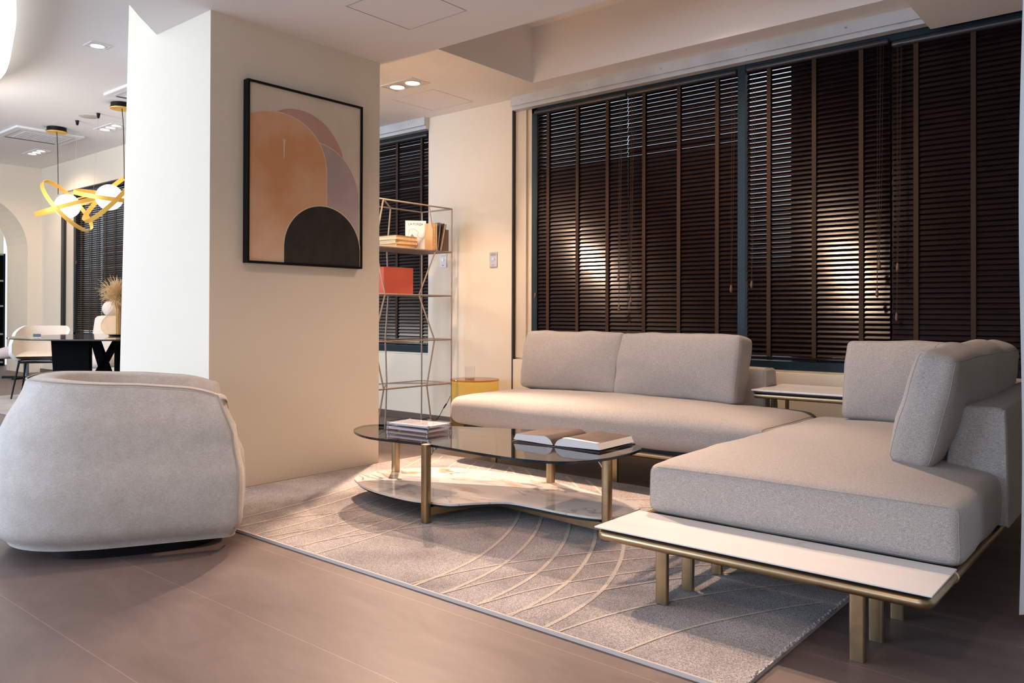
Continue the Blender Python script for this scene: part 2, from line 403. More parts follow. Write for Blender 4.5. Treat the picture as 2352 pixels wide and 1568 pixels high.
# ceilings: low soffit over the seating, window band with a recess, high ceiling beyond
edge = smooth_path([(-4.53, 2.2, 0), (-4.34, 2.02, 0), (-4.14, 1.82, 0), (-4.02, 1.5, 0), (-3.98, 1.0, 0), (-3.98, -3.6, 0)], 6)
poly = [(p.x, p.y) for p in edge]+[(2.7, -3.6), (2.7, 4.93), (-1.09, 4.93), (-1.09, 3.45), (-3.75, 3.40), (-4.53, 3.375)]
struct('ceiling', MB().prism(poly, 2.55, 3.3), ceil_m)
b_ = MB(); b_.box(-7.2, -3.75, 3.41, 5.1, 2.685, 3.3); b_.box(-3.75, -1.09, 4.69, 5.1, 2.685, 3.3); b_.box(-3.75, -1.09, 3.40, 4.69, 3.10, 3.3)
struct('ceiling_recess', b_, ceil_m)
struct('ceiling_high', MB().box(-16.5, -3.98, -3.6, 5.1, 3.25, 3.35), ceil_m)
# walls out of sight and the far wall with its arched opening
rw = MB(); rw.box(2.6, 2.75, -3.7, 5.2, 0, 3.3); struct('wall_right', rw, paint)
fw = MB(); fw.box(-16.5, -11.6, -3.75, -3.6, 0, .15); fw.box(-16.5, 2.7, -3.75, -3.6, 2.95, 3.3); fw.box(-11.6, -2.9, -3.75, -3.6, 0, .15)
fw.box(-2.9, -2.0, -3.75, -3.6, 0, 2.95); fw.box(.8, 2.7, -3.75, -3.6, 0, 2.95); fw.box(-16.5, -11.6, -3.75, -3.6, .15, 2.95)
struct('wall_front', fw, paint)
gf = MB()
for x in (-11.6, -9.45, -7.25, -5.05, -2.9): gf.box(x-.03, x+.03, -3.72, -3.64, .15, 2.95)
gf.box(-11.6, -2.9, -3.72, -3.64, .15, .22); gf.box(-11.6, -2.9, -3.72, -3.64, 2.88, 2.95)
struct('window_4', gf, frame_m)
a = MB(); ya, ra, zs = 3.9, .85, 1.93
arc = [(ya+ra*cos(t), zs+ra*sin(t)) for t in [pi*i/24 for i in range(25)]]
outl = [(ya+ra, 0)]+arc+[(ya-ra, 0), (-3.6, 0), (-3.6, 3.3), (5.1, 3.3), (5.1, 0)]
n = len(outl); rad = .16
v = [(-14, y, z) for y, z in outl]+[(-14.9, y, z) for y, z in outl]
a.add(v, [tuple(range(n)), tuple(range(n, 2*n))[::-1]]+[(i, (i+1) % n, (i+1) % n+n, i+n) for i in range(n)])
struct('wall_left', a, paint)
struct('wall_beyond_arch', MB().box(-16.6, -16.5, -3.7, 5.2, 0, 3.3), paint)
# window frames and panes
wf = MB(); y0, y1 = YW+.045, YW+.11
wf.box(-4.0, -3.945, y0, y1, .6, 2.6); wf.box(-2.258, -2.206, y0-.005, y1, .6, 2.6); wf.box(-4.0, 1.3, y0-.005, y1, .6, .655); wf.box(-4.0, 1.3, y0, y1, 2.55, 2.6)
w1 = struct('window_1', wf, frame_m)
pane_m = clear('window_glass', (.93, .96, .97), .9)
MB().box(-4.0, 1.3, y1-.012, y1-.006, .62, 2.6).build('pane', pane_m, w1)
wf = MB(); wf.box(-6.7, -6.65, y0, y1, .6, 2.6); wf.box(-6.7, -5.135, y0-.005, y1, .6, .655); wf.box(-6.7, -5.135, y0, y1, 2.55, 2.6); wf.box(-5.185, -5.135, y0, y1, .6, 2.6)
w2 = struct('window_2', wf, frame_m); MB().box(-6.7, -5.135, y1-.012, y1-.006, .62, 2.6).build('pane', pane_m, w2)
wf = MB(); wf.box(-12.87, -12.80, y0, y1, .6, 2.8); wf.box(-12.87, -9.4, y0, y1, .6, .655); wf.box(-12.87, -9.4, y0, y1, 2.74, 2.8); wf.box(-11.2, -11.14, y0, y1, .6, 2.8)
w3 = struct('window_3', wf, frame_m); MB().box(-12.87, -9.4, y1-.012, y1-.006, .62, 2.8).build('pane', pane_m, w3)
e = MB(); e.box(-2.02, 2.5, 5.30, 5.45, -.2, 4.2); e.box(-20, -4.0, 9.0, 9.2, -.2, 3.0); e.box(-4.0, -2.02, 9.0, 9.2, -.2, .9)  # unseen dark screens added to block the sky behind the slats
o = e.build('exterior_sky_block', ext_m); o['kind'] = 'structure'

# pelmet rails above the blinds
def pelmet(x0, x1, z0, label, pname='curtain_rail'):
    m = MB(); m.box(x0, x1, YW-.055, YW+.03, z0+.035, z0+.10); m.box(x0, x1, YW-.035, YW+.03, z0, z0+.035); m.box(x0, x1, YW-.058, YW-.050, z0+.028, z0+.034)
    t = thing(pname, label, 'blind rail', (0, 0, 0))
    m.build('rail', alu, t)
    x = x0+.12
    while x < x1:
        MB().lathe([(0, 0), (.006, 0), (.006, .003), (0, .003)], n=10).xf(Matrix.Translation((x, YW-.055, z0+.066)) @ Matrix.Rotation(R(90), 4, 'X')).build('screw', steel, t, smooth=True); x += .62
    return t
pelmet(-4.14, -1.09, 2.585, 'long white aluminium rail above the dark blinds behind the sofa')
pelmet(-6.7, -5.135, 2.585, 'short white aluminium rail over the narrow blind behind the shelving frame')

# ------------------------------------------------------------------ venetian blinds
def blind(x0, x1, ztop, tilt, tapes, label, cords=(), zbot=.665, pitch=.03, group=None):
    t = thing('venetian_blind', label, 'blind', ((x0+x1)/2, YW+.06, zbot), 0, group)
    cx, cy, cz = t.location
    m = MB(); Lc = .0355; ca, sa = cos(R(tilt)), sin(R(tilt)); n = int((ztop-.055-zbot)/pitch)
    for i in range(n):
        zc = .025+(i+.5)*pitch+random.uniform(-.0006, .0006); dt = random.uniform(-.7, .7); ca_, sa_ = cos(R(tilt+dt)), sin(R(tilt+dt))
        jx = random.uniform(-.0015, .0015)
        for side in (0, 1):
            pass
        prof = []
        for k in range(5):
            s = -1+2*k/4; bow = .0003*(1-s*s)
            prof.append((s*Lc/2*ca_+bow*(-sa_), s*Lc/2*sa_+bow*ca_))
        th = .0012; lo = [(y+th*sa_, z-th*ca_) for y, z in prof[::-1]]
        ring = prof+lo; k2 = len(ring)
        v = [(x0-cx+.0005+jx, y, zc+z) for y, z in ring]+[(x1-cx-.0005+jx, y, zc+z) for y, z in ring]
        m.add(v, [tuple(range(k2)), tuple(range(k2, 2*k2))[::-1]]+[(q, (q+1) % k2, (q+1) % k2+k2, q+k2) for q in range(k2)])
    m.build('slats', blind_m, t)
    h = MB(); zt = ztop-cz
    h.rbox(x0-cx, x1-cx, -.03, .02, zt-.05, zt-.012, .014, 3); h.build('head_rail', mat_head, t, smooth=50)
    MB().rbox(x0-cx, x1-cx, -.018, .014, 0, .018, .005, 2).build('bottom_rail', blind_m, t)
    for x in tapes:
        q = MB(); e = -Lc/2*ca-.004
        q.box(x-cx-.013, x-cx+.013, e-.0012, e, -.004, zt-.04)
        q.box(x-cx-.013, x-cx+.013, Lc/2*ca+.003, Lc/2*ca+.0042, -.004, zt-.04)
        q.box(x-cx-.013, x-cx+.013, e, .02, -.005, -.001)
        q.build('ladder_tape', tape_m, t)
    for x, z in cords:
        q = MB(); yy = -.045
        q.tube([(x-cx, yy+.012, zt-.04), (x-cx+.002, yy, zt*.55), (x-cx, yy, z-cz+.03)], .0011, 5)
        q.tube([(x-cx+.02, yy+.012, zt-.04), (x-cx+.012, yy+.004, zt*.5), (x-cx+.001, yy, z-cz+.03)], .0011, 5)
        co = q.build('pull_cord', tape_m, t)
        MB().lathe([(.002, .03), (.006, .024), (.0095, 0), (.0085, -.012), (.004, -.02), (0, -.021)], (x-cx, yy, z-cz), 12).build('tassel', tassel_m, co, smooth=True)
    return t
mat_head = mat('dark_head_rail', (.022, .020, .022), .35)
G = 'dark wooden venetian blinds'
blind(-3.975, -3.1125, 2.585, 63.8, (-3.84, -3.558, -3.285), 'dark brown venetian blind behind the sofa, furthest from the curtain, beside the pier', ((-3.938, 1.09), (-3.165, 1.215), (-3.16, .99)), group=G)
blind(-3.111, -2.262, 2.585, 64.2, (-2.973, -2.695, -2.408), 'dark brown venetian blind behind the sofa ending at the teal window post', ((-3.065, 1.21), (-3.06, 1.04), (-2.291, 1.115)), group=G)
blind(-2.2, -1.322, 2.585, 58.5, (-2.05, -1.761, -1.482), 'dark venetian blind above the white table, bright slits beside the teal post', ((-2.15, 1.14), (-1.371, 1.238), (-1.383, 1.073)), group=G)
blind(-1.312, 1.28, 2.56, 68.5, (-1.182, -.892, -.60, .1, .6), 'widest dark brown venetian blind reaching to the white curtain', ((-1.271, 1.22), (-1.276, .935)), group=G)
blind(-6.63, -5.19, 2.585, 66.5, (-6.3, -5.95, -5.608, -5.28), 'narrow dark venetian blind behind the open shelving frame', (), group=G)
blind(-12.79, -11.93, 2.77, 56, (-12.6, -12.3, -12.05), 'dark venetian blind behind the dining table, beside its black window trim', ((-12.7, 1.7),), group=G)
blind(-11.92, -11.21, 2.77, 62, (-11.8, -11.5), 'dark venetian blind behind the vase and the white column', (), group=G)

# ------------------------------------------------------------------ ceiling fittings
def downlight(loc, w, d, heads, label, es=lamp_e):
    t = thing('recessed_downlight', label, 'ceiling light', loc, 0)
    f = MB()
    for a in ((-w/2, w/2, -d/2, -d/2+.012), (-w/2, w/2, d/2-.012, d/2), (-w/2, -w/2+.012, -d/2+.012, d/2-.012), (w/2-.012, w/2, -d/2+.012, d/2-.012)): f.box(*a, -.006, .002)
    f.build('frame', white_m, t)
    MB().box(-w/2+.012, w/2-.012, -d/2+.012, d/2-.012, -.0015, .0005).build('tray', mat_tray, t)
    for x, y in heads:
        hd = MB().lathe([(.062, -.001), (.066, -.008), (.056, -.009), (.05, -.003)], (x, y, 0), 24, caps=False).build('lamp_ring', white_m, t, smooth=True)
        MB().lathe([(0, -.0045), (.05, -.0045), (.05, -.002), (0, -.002)], (x, y, 0), 24).build('bulb', es, hd, smooth=True)
    return t
mat_tray = mat('silver_tray', (.85, .82, .78), .35, .3)
downlight((-4.52, 4.105, 2.684), .36, .19, ((-.085, 0), (.085, 0)), 'square twin recessed downlight in the ceiling beside the column')
downlight((-2.10, 4.12, 3.099), .34, .17, ((-.085, 0), (.085, 0)), 'twin recessed downlight inside the ceiling recess by the blinds')
downlight((-7.16, 2.96, 3.249), .17, .17, ((0, 0),), 'single recessed spotlight alone in the high ceiling left of the column')
downlight((-10.2, 4.38, 3.249), .52, .2, ((-.16, 0), (0, 0), (.16, 0)), 'triple recessed downlight in the high ceiling beside the column')
downlight((-12.6, 4.38, 3.249), .52, .2, ((-.16, 0), (0, 0), (.16, 0)), 'triple recessed downlight in the high ceiling near the far wall')
def cassette(loc, w, label):
    t = thing('air_conditioning_cassette', label, 'air conditioner', loc)
    m = MB(); m.rbox(-w/2, w/2, -w/2, w/2, -.03, .0, .012, 2); m.build('panel', white_m, t)
    for s in (-1, 1):
        MB().box(-w/2+.1, w/2-.1, s*(w/2-.085)-.02, s*(w/2-.085)+.02, -.032, -.0295).build('air_outlet', grille_l, t)
        MB().box(s*(w/2-.085)-.02, s*(w/2-.085)+.02, -w/2+.1, w/2-.1, -.032, -.0295).build('air_outlet', black_m if s < 0 else grille_l, t)
    g = MB(); k = 0
    while k < 12: y = -w/2+.17+k*(w-.34)/11.; g.box(-w/2+.16, w/2-.16, y-.008, y+.008, -.036, -.0295); k += 1
    g.build('grille', grille_l, t); return t
grille_l = mat('pale_grille', (.62, .60, .59), .5)
cassette((-11.35, 3.98, 3.25), .80, 'white square air conditioning unit in the ceiling nearest the far wall')
cassette((-8.25, 4.05, 3.25), .82, 'white square air conditioning unit in the ceiling cut off by the column')
tag(MB().lathe([(0, -.008), (.095, -.008), (.105, -.004), (.105, .001), (0, .001)], (-9.83, 3.97, 3.25), 28).build('ceiling_speaker', mat('speaker_grille', (.50, .46, .42), .7), smooth=True), 'small round beige speaker flush with the high ceiling', 'speaker')
for P, lab in (([(-3.345, 2.607), (-3.345, 3.07), (-2.9, 3.07), (-2.9, 2.607)], 'square access panel in the low ceiling beside the column'),):
    m = MB(); x0, x1, y0_, y1_ = -3.345, -2.9, 2.62, 3.07
    for q in ((x0, x1, y0_, y0_+.004), (x0, x1, y1_-.004, y1_), (x0, x0+.004, y0_+.004, y1_-.004), (x1-.004, x1, y0_+.004, y1_-.004)): m.box(*q, 2.5485, 2.5505)
    struct('trim_6', m, mat('panel_groove', (.42, .39, .37), .9))
m = MB(); x0, x1, y0_, y1_ = -4.92, -4.45, 4.33, 4.79
for q in ((x0, x1, y0_, y0_+.004), (x0, x1, y1_-.004, y1_), (x0, x0+.004, y0_+.004, y1_-.004), (x1-.004, x1, y0_+.004, y1_-.004)): m.box(*q, 2.6835, 2.6855)
struct('trim_7', m, mat('panel_groove_dark', (.58, .53, .50), .9))
# curved ceiling piece in the upper corner; glow added to reach its blown-out white
ed = smooth_path([(-4.9, 1.5, 0), (-6.15, 2.0, 0), (-7.06, 2.285, 0), (-8.3, 2.59, 0), (-9.2, 2.55, 0), (-9.8, 2.2, 0), (-10.1, 1.6, 0), (-10, .9, 0), (-9, .3, 0), (-7, -.1, 0), (-5.2, .1, 0), (-4.6, .7, 0)], 6, True)
t = thing('glowing_ceiling_panel', 'huge white glowing rounded ceiling panel, only its curved rim in the corner', 'ceiling light', (0, 0, 3.1))
MB().prism([(p.x, p.y) for p in ed], 0, .05).build('glow_panel', panel_e, t, smooth=True)
MB().prism([(p.x*.97-.22, p.y*.9+.1) for p in ed], .05, .15).build('mounting_plate', white_m, t)

# ------------------------------------------------------------------ painting
t = thing('framed_painting', 'large abstract painting of overlapping arches in a thin black frame on the column', 'painting', (-3.935, 2.79, 1.225))
fw_, fh = .792, 1.0; x0 = 0.0
f = MB(); hw = fw_/2
f.box(.001, .047, -hw, -hw+.012, 0, fh); f.box(.001, .047, hw-.012, hw, 0, fh); f.box(.001, .047, -hw+.012, hw-.012, 0, .012); f.box(.001, .047, -hw+.012, hw-.012, fh-.012, fh)
f.build('frame', dk, t)
def art(name, c1, c2, sc=5, rough=.8):
    m, tt, N, L, b = nt(name); setp(b, Roughness=rough)
    tc = N.new('ShaderNodeTexCoord'); n_ = N.new('ShaderNodeTexNoise'); n_.inputs['Scale'].default_value = sc; n_.inputs['Detail'].default_value = 5; L.new(tc.outputs['Object'], n_.inputs['Vector'])
    r_ = N.new('ShaderNodeValToRGB'); r_.color_ramp.elements[0].position = .35; r_.color_ramp.elements[1].position = .68
    r_.color_ramp.elements[0].color = (*c1, 1); r_.color_ramp.elements[1].color = (*c2, 1); L.new(n_.outputs[0], r_.inputs[0]); L.new(r_.outputs[0], b.inputs['Base Color'])
    return m
A_ = [art('canvas_cream', (.66, .56, .44), (.72, .63, .50)), art('art_pink', (.52, .30, .24), (.58, .37, .31), 3), art('art_mauve', (.44, .34, .33), (.54, .45, .43), 3),
      art('art_peach', (.66, .32, .14), (.76, .54, .36), 2.2), art('art_black', (.018, .014, .012), (.035, .028, .024), 14), art('art_line', (.72, .58, .38), (.74, .62, .44))]
cv = MB(); X = .036
def poly(pts, lvl, mi):
    cl = []
    def clip(P, inside, inter):
        out = []
        for i in range(len(P)):
            a, b = P[i-1], P[i]
            if inside(b):
                if not inside(a): out.append(inter(a, b))
                out.append(b)
            elif inside(a): out.append(inter(a, b))
        return out
    W0, W1, H0, H1 = .012, fw_-.012, .012, fh-.012
    P = pts
    for ax, lim, sg in ((0, W0, 1), (0, W1, -1), (1, H0, 1), (1, H1, -1)):
        P = clip(P, lambda p: (p[ax]-lim)*sg >= 0, lambda a, b: tuple(a[k]+(b[k]-a[k])*((lim-a[ax])/(b[ax]-a[ax])) for k in (0, 1)))
    cv.cur = mi
    cv.add([(X+lvl*.0006, p[0]-hw, p[1]) for p in P], [tuple(range(len(P)))])
def arch(c, zc, rx, ry, bottom, p=2.0):
    pts = [(c+rx*abs(cos(a))**(2/p)*(1 if cos(a) >= 0 else -1), zc+ry*abs(sin(a))**(2/p)) for a in [pi*i/48 for i in range(49)]]
    return pts+[(c-rx, bottom), (c+rx, bottom)]
poly([(0, 0), (1, 0), (1, 1.2), (0, 1.2)], 0, 0)
poly(arch(.335, .56, .33, .335, .3), 1, 1)
poly(arch(.45, .405, .322, .325, -.1), 2, 5); poly(arch(.45, .405, .317, .32, -.1), 3, 2)
poly(arch(.193, .545, .337, .312, -.1, 2.15), 4, 5); poly(arch(.193, .545, .331, .306, -.1, 2.15), 5, 3)
poly(arch(.505, .10, .277, .262, -.1), 6, 5); poly(arch(.505, .10, .270, .255, -.1), 7, 4)
cv.cur = 5; cv.add([(X+.005, .232-hw+a, z) for a, z in ((-.012, .71), (.012, .705), (.006, .69), (.003, .60), (-.004, .60), (-.005, .69))], [(0, 1, 2, 3, 4, 5)])
cv.build('canvas', A_, t, fix=False)
MB().box(.002, X-.001, -hw+.012, hw-.012, .012, fh-.012).build('backing_board', mat('backing', (.3, .25, .2), .9), t)

# ------------------------------------------------------------------ rugs
t = thing('area_rug', 'taupe pile rug with pale carved lines under the coffee table', 'rug', (0, 0, 0))
rx0, rx1, ry0, ry1, rh = -3.87, -.855, 1.895, 3.80, .012
def rugtop(u, v):
    x = rx0+.004+(rx1-rx0-.008)*u; y = ry0+.01+(ry1-ry0-.012)*v
    return (x, y, rh+noise.noise(Vector((x*60, y*60, 0)))*.0004)
mb = MB(); mb.grid(rugtop, 240, 160); mb.box(rx0+.004, rx1-.004, ry0+.01, ry1-.002, .001, rh-.003)
F1 = [(0, 0), (.01, .17), (.05, .38), (.15, .64), (.29, .9), (.5, 1.2), (.76, 1.5), (1.08, 1.8), (1.3, 1.96)]
F2 = [(0, 0), (.04, .2), (.11, .4), (.26, .7), (.44, .95), (.66, 1.2), (.95, 1.5), (1.3, 1.8), (1.5, 1.95)]
mb.cur = 1
def strip(x, prof, sg, wd=.012, up=.0010):
    pts = smooth_path([(x+sg*a, 1.905+b, 0) for a, b in prof], 5)
    pts = [p for p in pts if rx0+.02 < p.x < rx1-.02 and p.y < ry1-.02]
    if len(pts) < 3: return
    vs = []
    for i, p in enumerate(pts):
        tv = (pts[min(i+1, len(pts)-1)]-pts[max(i-1, 0)]).normalized(); nn = Vector((-tv.y, tv.x, 0))*wd/2
        vs += [(p.x-nn.x, p.y-nn.y, rh+up), (p.x+nn.x, p.y+nn.y, rh+up)]
    mb.add(vs, [(2*i, 2*i+1, 2*i+3, 2*i+2) for i in range(len(pts)-1)])
for x in (-2.04, -1.91, -1.75, -1.61, -1.47): strip(x, F1, -1, .015)
for x in (-3.31, -3.18, -3.02, -2.88, -2.73, -2.6): strip(x, [(a*.5, b) for a, b in F1], -1, .011, .0012)
for x in (-3.2, -2.95, -2.75, -2.06, -1.91, -1.75, -1.62, -1.42, -1.2): strip(x, F2, 1, .010, .0014)
mb.build('pile', [rug_m, rug_l], t, smooth='all', fix=False)
bd = MB()
for q in ((rx0, rx1, ry0+.003, ry0+.010), (rx0, rx1, ry1-.004, ry1), (rx0, rx0+.005, ry0, ry1), (rx1-.005, rx1, ry0, ry1)): bd.box(*q, .0005, rh+.0005)
bd.build('binding', rug_b, t)
fr = MB(); y = ry0+.02
while y < ry1:
    k = random.uniform(.004, .009)
    fr.ball((rx1-.004+random.uniform(-.004, .004), y, rh-.002+random.uniform(-.003, .004)), k*.7, k*.6, k*.6, 5, 3); y += .006
fr.build('pile_edge', rug_m, t, smooth='all')
tag(MB().rbox(-10.25, -5.7, 2.66, 4.4, .001, .012, .004, 2).build('area_rug', rug2_m), 'plain greyish rug under the dining table', 'rug')

# ------------------------------------------------------------------ sofa pieces
def leg_mb(x, y, z0, z1, wx=.042, wy=.022):
    m = MB(); pts = []
    for i in range(20):
        a = 2*pi*i/20; cx_, sy_ = cos(a), sin(a)
        pts.append((x+wx/2*abs(cx_)**.4*(1 if cx_ > 0 else -1), y+wy/2*abs(sy_)**.4*(1 if sy_ > 0 else -1)))
    return m.prism(pts, z0, z1)
RUGZ = .0155
# near chaise with end shelf (runs along Y)
ch = thing('chaise_sofa', 'grey chaise end of the corner sofa with a white slab shelf at its foot', 'sofa', (0, 0, 0))
TZ = .1985; TR = .0165
def railtube(m, pts): m.tube(pts, TR, 14)
def fillet(pts, r=.025, n=5):
    """straight runs joined by small rounded corners"""
    P = [Vector(p) for p in pts]; out = [P[0]]
    for a, b, c in zip(P, P[1:], P[2:]):
        u_ = (a-b).normalized(); v_ = (c-b).normalized()
        for i in range(n+1):
            t_ = i/n; out.append((b+u_*r)*(1-t_)**2+b*2*t_*(1-t_)+(b+v_*r)*t_*t_)
    return out+[P[-1]]
m = MB(); railtube(m, fillet([(-1.531, 2.60, TZ), (-1.531, 2.2935, TZ), (-.5155, 2.2935, TZ), (-.5155, 2.572, TZ)])); m.build('shelf_rail', brass, ch, smooth=60)
m = MB(); m.lathe([(.018, -.006), (.0205, 0), (.018, .006)], n=16).xf(Matrix.Translation((-.5155, 2.578, TZ)) @ Matrix.Rotation(R(90), 4, 'X')); m.build('rail_joint', brass_d, ch, smooth=True)
m = MB(); railtube(m, [(-.5155, 2.582, TZ), (-.495, 4.62, TZ)]); m.build('side_rail', brass, ch, smooth=60)
m = MB(); railtube(m, [(-1.538, 2.60, TZ), (-1.538, 3.72, TZ)]); m.build('side_rail', brass, ch, smooth=60)
m = MB(); m.box(-1.53, -.512, 2.296, 2.57, .2085, .2215); m.box(-1.495, -.52, 2.612, 4.6, .204, .228); m.build('base_board', board_m, ch)
m = MB(); m.rbox(-1.546, -.500, 2.277, 2.568, .2218, .2272, .0012, 1); m.build('marble_shelf', slab_m, ch)
for x in (-1.298, -.692):
    for y in (2.302, 2.478, 2.70, 4.45):
        z0 = RUGZ if x < rx1 and y < 3.8 else 0.0005
        leg_mb(x, y, z0, TZ).build('leg', brass, ch, smooth=35)
h = (.515, .92, .089)
m = MB(); fmap = soft_box(m, h, .034, (.008, .006, .052), (24, 36, 4), .004, 3)
sc = m.build('seat_cushion', sofa_m, ch, smooth='all', loc=(-1.003, 3.497, .3135))
m = MB(); seam_loop(m, fmap, 1, -1, h, .034, .0018); m.build('seam', seam_m, sc, smooth='all')
def backrest(parent, loc, L, axis):
    """low padded backrest, thicker at its foot; profile across, extruded along its length"""
    prof = [(-.105, -.028), (-.105, 0), (-.098, .10), (-.062, .345), (-.045, .37), (-.02, .378), (.065, .378), (.085, .37), (.094, .345), (.100, .1), (.100, -.028)]
    pr = [(p.x, p.z) for p in smooth_path([(a, 0, b) for a, b in prof], 4)]
    mm = MB(); ns = 40; k = len(pr); vs = []
    for i in range(ns+1):
        s = -1+2*i/ns; yy = s*L/2
        if abs(s) > 1-.05/L: pass
        for a, b in pr: vs.append((a*(1-.0), yy, b+.010*(1-s*s)*(b > .3)))
    mm.add(vs, [(i*k+q, i*k+q+1, (i+1)*k+q+1, (i+1)*k+q) for i in range(ns) for q in range(k-1)])
    for sg in (-1, 1):                       # softly rounded end panels
        base = [(a, b) for a, b in pr]; rings = [[(a, sg*L/2, b) for a, b in base]]
        ca_ = sum(a for a, b in base)/k; cb_ = .1
        for q in (1, 2, 3):
            f_ = 1-.055*(1-cos(q*pi/6)); rings.append([(ca_+(a-ca_)*f_, sg*(L/2+.012*sin(q*pi/6)), cb_+(b-cb_)*f_) for a, b in base])
        for q in range(3): mm.add(rings[q]+rings[q+1], [(w_, w_+1, k+w_+1, k+w_) for w_ in range(k-1)])
        mm.add(rings[3], [tuple(range(k))])
    ob = mm.build('backrest', sofa_m, parent, smooth=60, loc=loc)
    if axis == 'x': ob.rotation_euler = (0, 0, R(90))
    for sg in (-1, 1): MB().tube([(a, sg*(L/2+.002), b) for a, b in pr[2:-2]], .0014, 6).build('seam', seam_m, ob, smooth='all')
    return ob
backrest(ch, (-.562, 3.885, .255), 1.42, 'y')
backrest(ch, (-.95, 4.63, .255), .85, 'x').rotation_euler = (0, 0, R(-90))
# window-side sofa (runs along X)
sf = thing('corner_sofa', 'grey seat section of the corner sofa along the dark window blinds', 'sofa', (0, 0, 0))
m = MB(); railtube(m, fillet([(-3.58, 4.55, TZ), (-3.58, 3.742, TZ), (-1.56, 3.742, TZ)])); m.build('front_rail', brass, sf, smooth=60)
MB().box(-3.565, -1.53, 3.755, 4.72, .205, .238).build('base_board', board_m, sf)
for x in (-3.35, -2.45, -1.75):
    for y in (3.81, 4.5): leg_mb(x, y, .0005, TZ).build('leg', brass, sf, smooth=35)
h = (1.058, .395, .086)
m = MB(); fmap = soft_box(m, h, .062, (.045, .012, .05), (36, 18, 4), .004, 9)
sc = m.build('seat_cushion', sofa_m, sf, smooth='all', loc=(-2.602, 4.10, .330))
m = MB(); seam_loop(m, fmap, 0, 1, h, .06, .0018); m.build('seam', seam_m, sc, smooth='all')
backrest(sf, (-2.69, 4.63, .255), 1.60, 'x').rotation_euler = (0, 0, R(-90))
# loose back cushions
def back_cushion(loc, rot, h, label, seed, bul=.05, wr=.010):
    t = thing('back_cushion', label, 'cushion', loc, 0, 'loose grey back cushions'); t.rotation_euler = rot
    m = MB(); fm = soft_box(m, h, .03, (.006, bul, .004), (22, 4, 18), wr, seed); m.build('cover', sofa_m, t, smooth='all')
    for sg in (-1, 1): s = MB(); seam_loop(s, fm, 1, sg, h, .03, .0013); s.build('seam', seam_m, t, smooth='all')
    return t
TL = R(-13)
back_cushion((-3.115, 4.345, .632), (TL, 0, R(1)), (.385, .07, .195), 'grey back cushion at the end of the window sofa beside the amber table', 11)
back_cushion((-2.325, 4.335, .630), (TL, 0, R(-1.5)), (.405, .078, .20), 'grey back cushion on the window sofa next to the white table', 23)
back_cushion((-1.082, 4.25, .616), (TL, 0, R(1)), (.245, .07, .20), 'long grey back cushion in the corner of the chaise, facing the room', 37)
def side_cushion():
    t = thing('back_cushion', 'grey back cushion on the chaise seen end-on, leaning on the near backrest', 'cushion', (-.693, 3.70, .620), 0, 'loose grey back cushions')
    t.rotation_euler = (0, R(14), 0)
    h = (.066, .68, .20); m = MB(); fm = soft_box(m, h, .032, (.06, .012, .028), (6, 30, 18), .014, 51); m.build('cover', sofa_m, t, smooth='all')
    for sg in (-1, 1): s = MB(); seam_loop(s, fm, 0, sg, h, .032, .0016); s.build('seam', seam_m, t, smooth='all')
side_cushion()
# white table behind the sofa
t = thing('side_table', 'low white rectangular table on bronze legs between the sofa sections, below the blinds', 'table', (-1.545, 4.53, 0))
MB().rbox(-.345, .345, -.175, .30, .517, .527, .003, 2).build('table_top', slab_m, t); MB().box(-.335, .335, -.165, .29, .508, .517).build('glass_underlay', smoke_edge, t)
m = MB(); m.tube(smooth_path([(-.325, -.15, .492), (.325, -.15, .492), (.33, .27, .492), (-.33, .27, .492)], 1, True), .016, 10, True); m.build('frame', brass, t, smooth=60)
for x in (-.30, .30):
    for y in (-.0, .25): MB().tube([(x, y, .0005), (x, y, .49)], .0125, 10).build('leg', brass, t, smooth=60)

# ------------------------------------------------------------------ coffee table
t = thing('coffee_table', 'organic smoked glass coffee table with a marble shelf on bronze legs', 'coffee table', (0, 0, 0))
def outline(pts, n=6): return [(p.x, p.y) for p in smooth_path([(a, b, 0) for a, b in pts], n, True)]
top = outline([(-3.29, 2.67), (-3.19, 2.565), (-2.97, 2.49), (-2.63, 2.528), (-2.3, 2.514), (-2.065, 2.523), (-1.9, 2.592), (-1.815, 2.77), (-1.815, 3.0), (-1.885, 3.13), (-2.08, 3.215), (-2.4, 3.235), (-2.7, 3.13), (-3.0, 2.985), (-3.22, 2.87), (-3.31, 2.77)])
m = MB(); n = len(top)
m.cur = 0; m.add([(x, y, .350) for x, y in top]+[(x, y, .361) for x, y in top], [tuple(range(n))[::-1], tuple(range(n, 2*n))])
m.cur = 1; m.add([(x, y, .350) for x, y in top]+[(x, y, .361) for x, y in top], [(i, (i+1) % n, (i+1) % n+n, i+n) for i in range(n)])
m.build('glass_top', [smoke, smoke_edge], t)
low = outline([(-3.25, 2.62), (-3.03, 2.53), (-2.75, 2.505), (-2.61, 2.534), (-2.51, 2.565), (-2.45, 2.65), (-2.35, 2.755), (-2.22, 2.772), (-2.03, 2.772), (-1.885, 2.80), (-1.832, 2.87), (-1.826, 3.02), (-1.86, 3.10), (-1.95, 3.135), (-2.11, 3.165), (-2.46, 3.25), (-2.81, 3.25), (-3.10, 3.18), (-3.27, 3.0), (-3.335, 2.81), (-3.31, 2.69)])
MB().prism(low, .092, .101).build('marble_shelf', shelf_m, t)
MB().prism([(-2.55+(x+2.55)*.985, 2.88+(y-2.88)*.97) for x, y in low], .080, .0915).build('shelf_board', board_m, t)
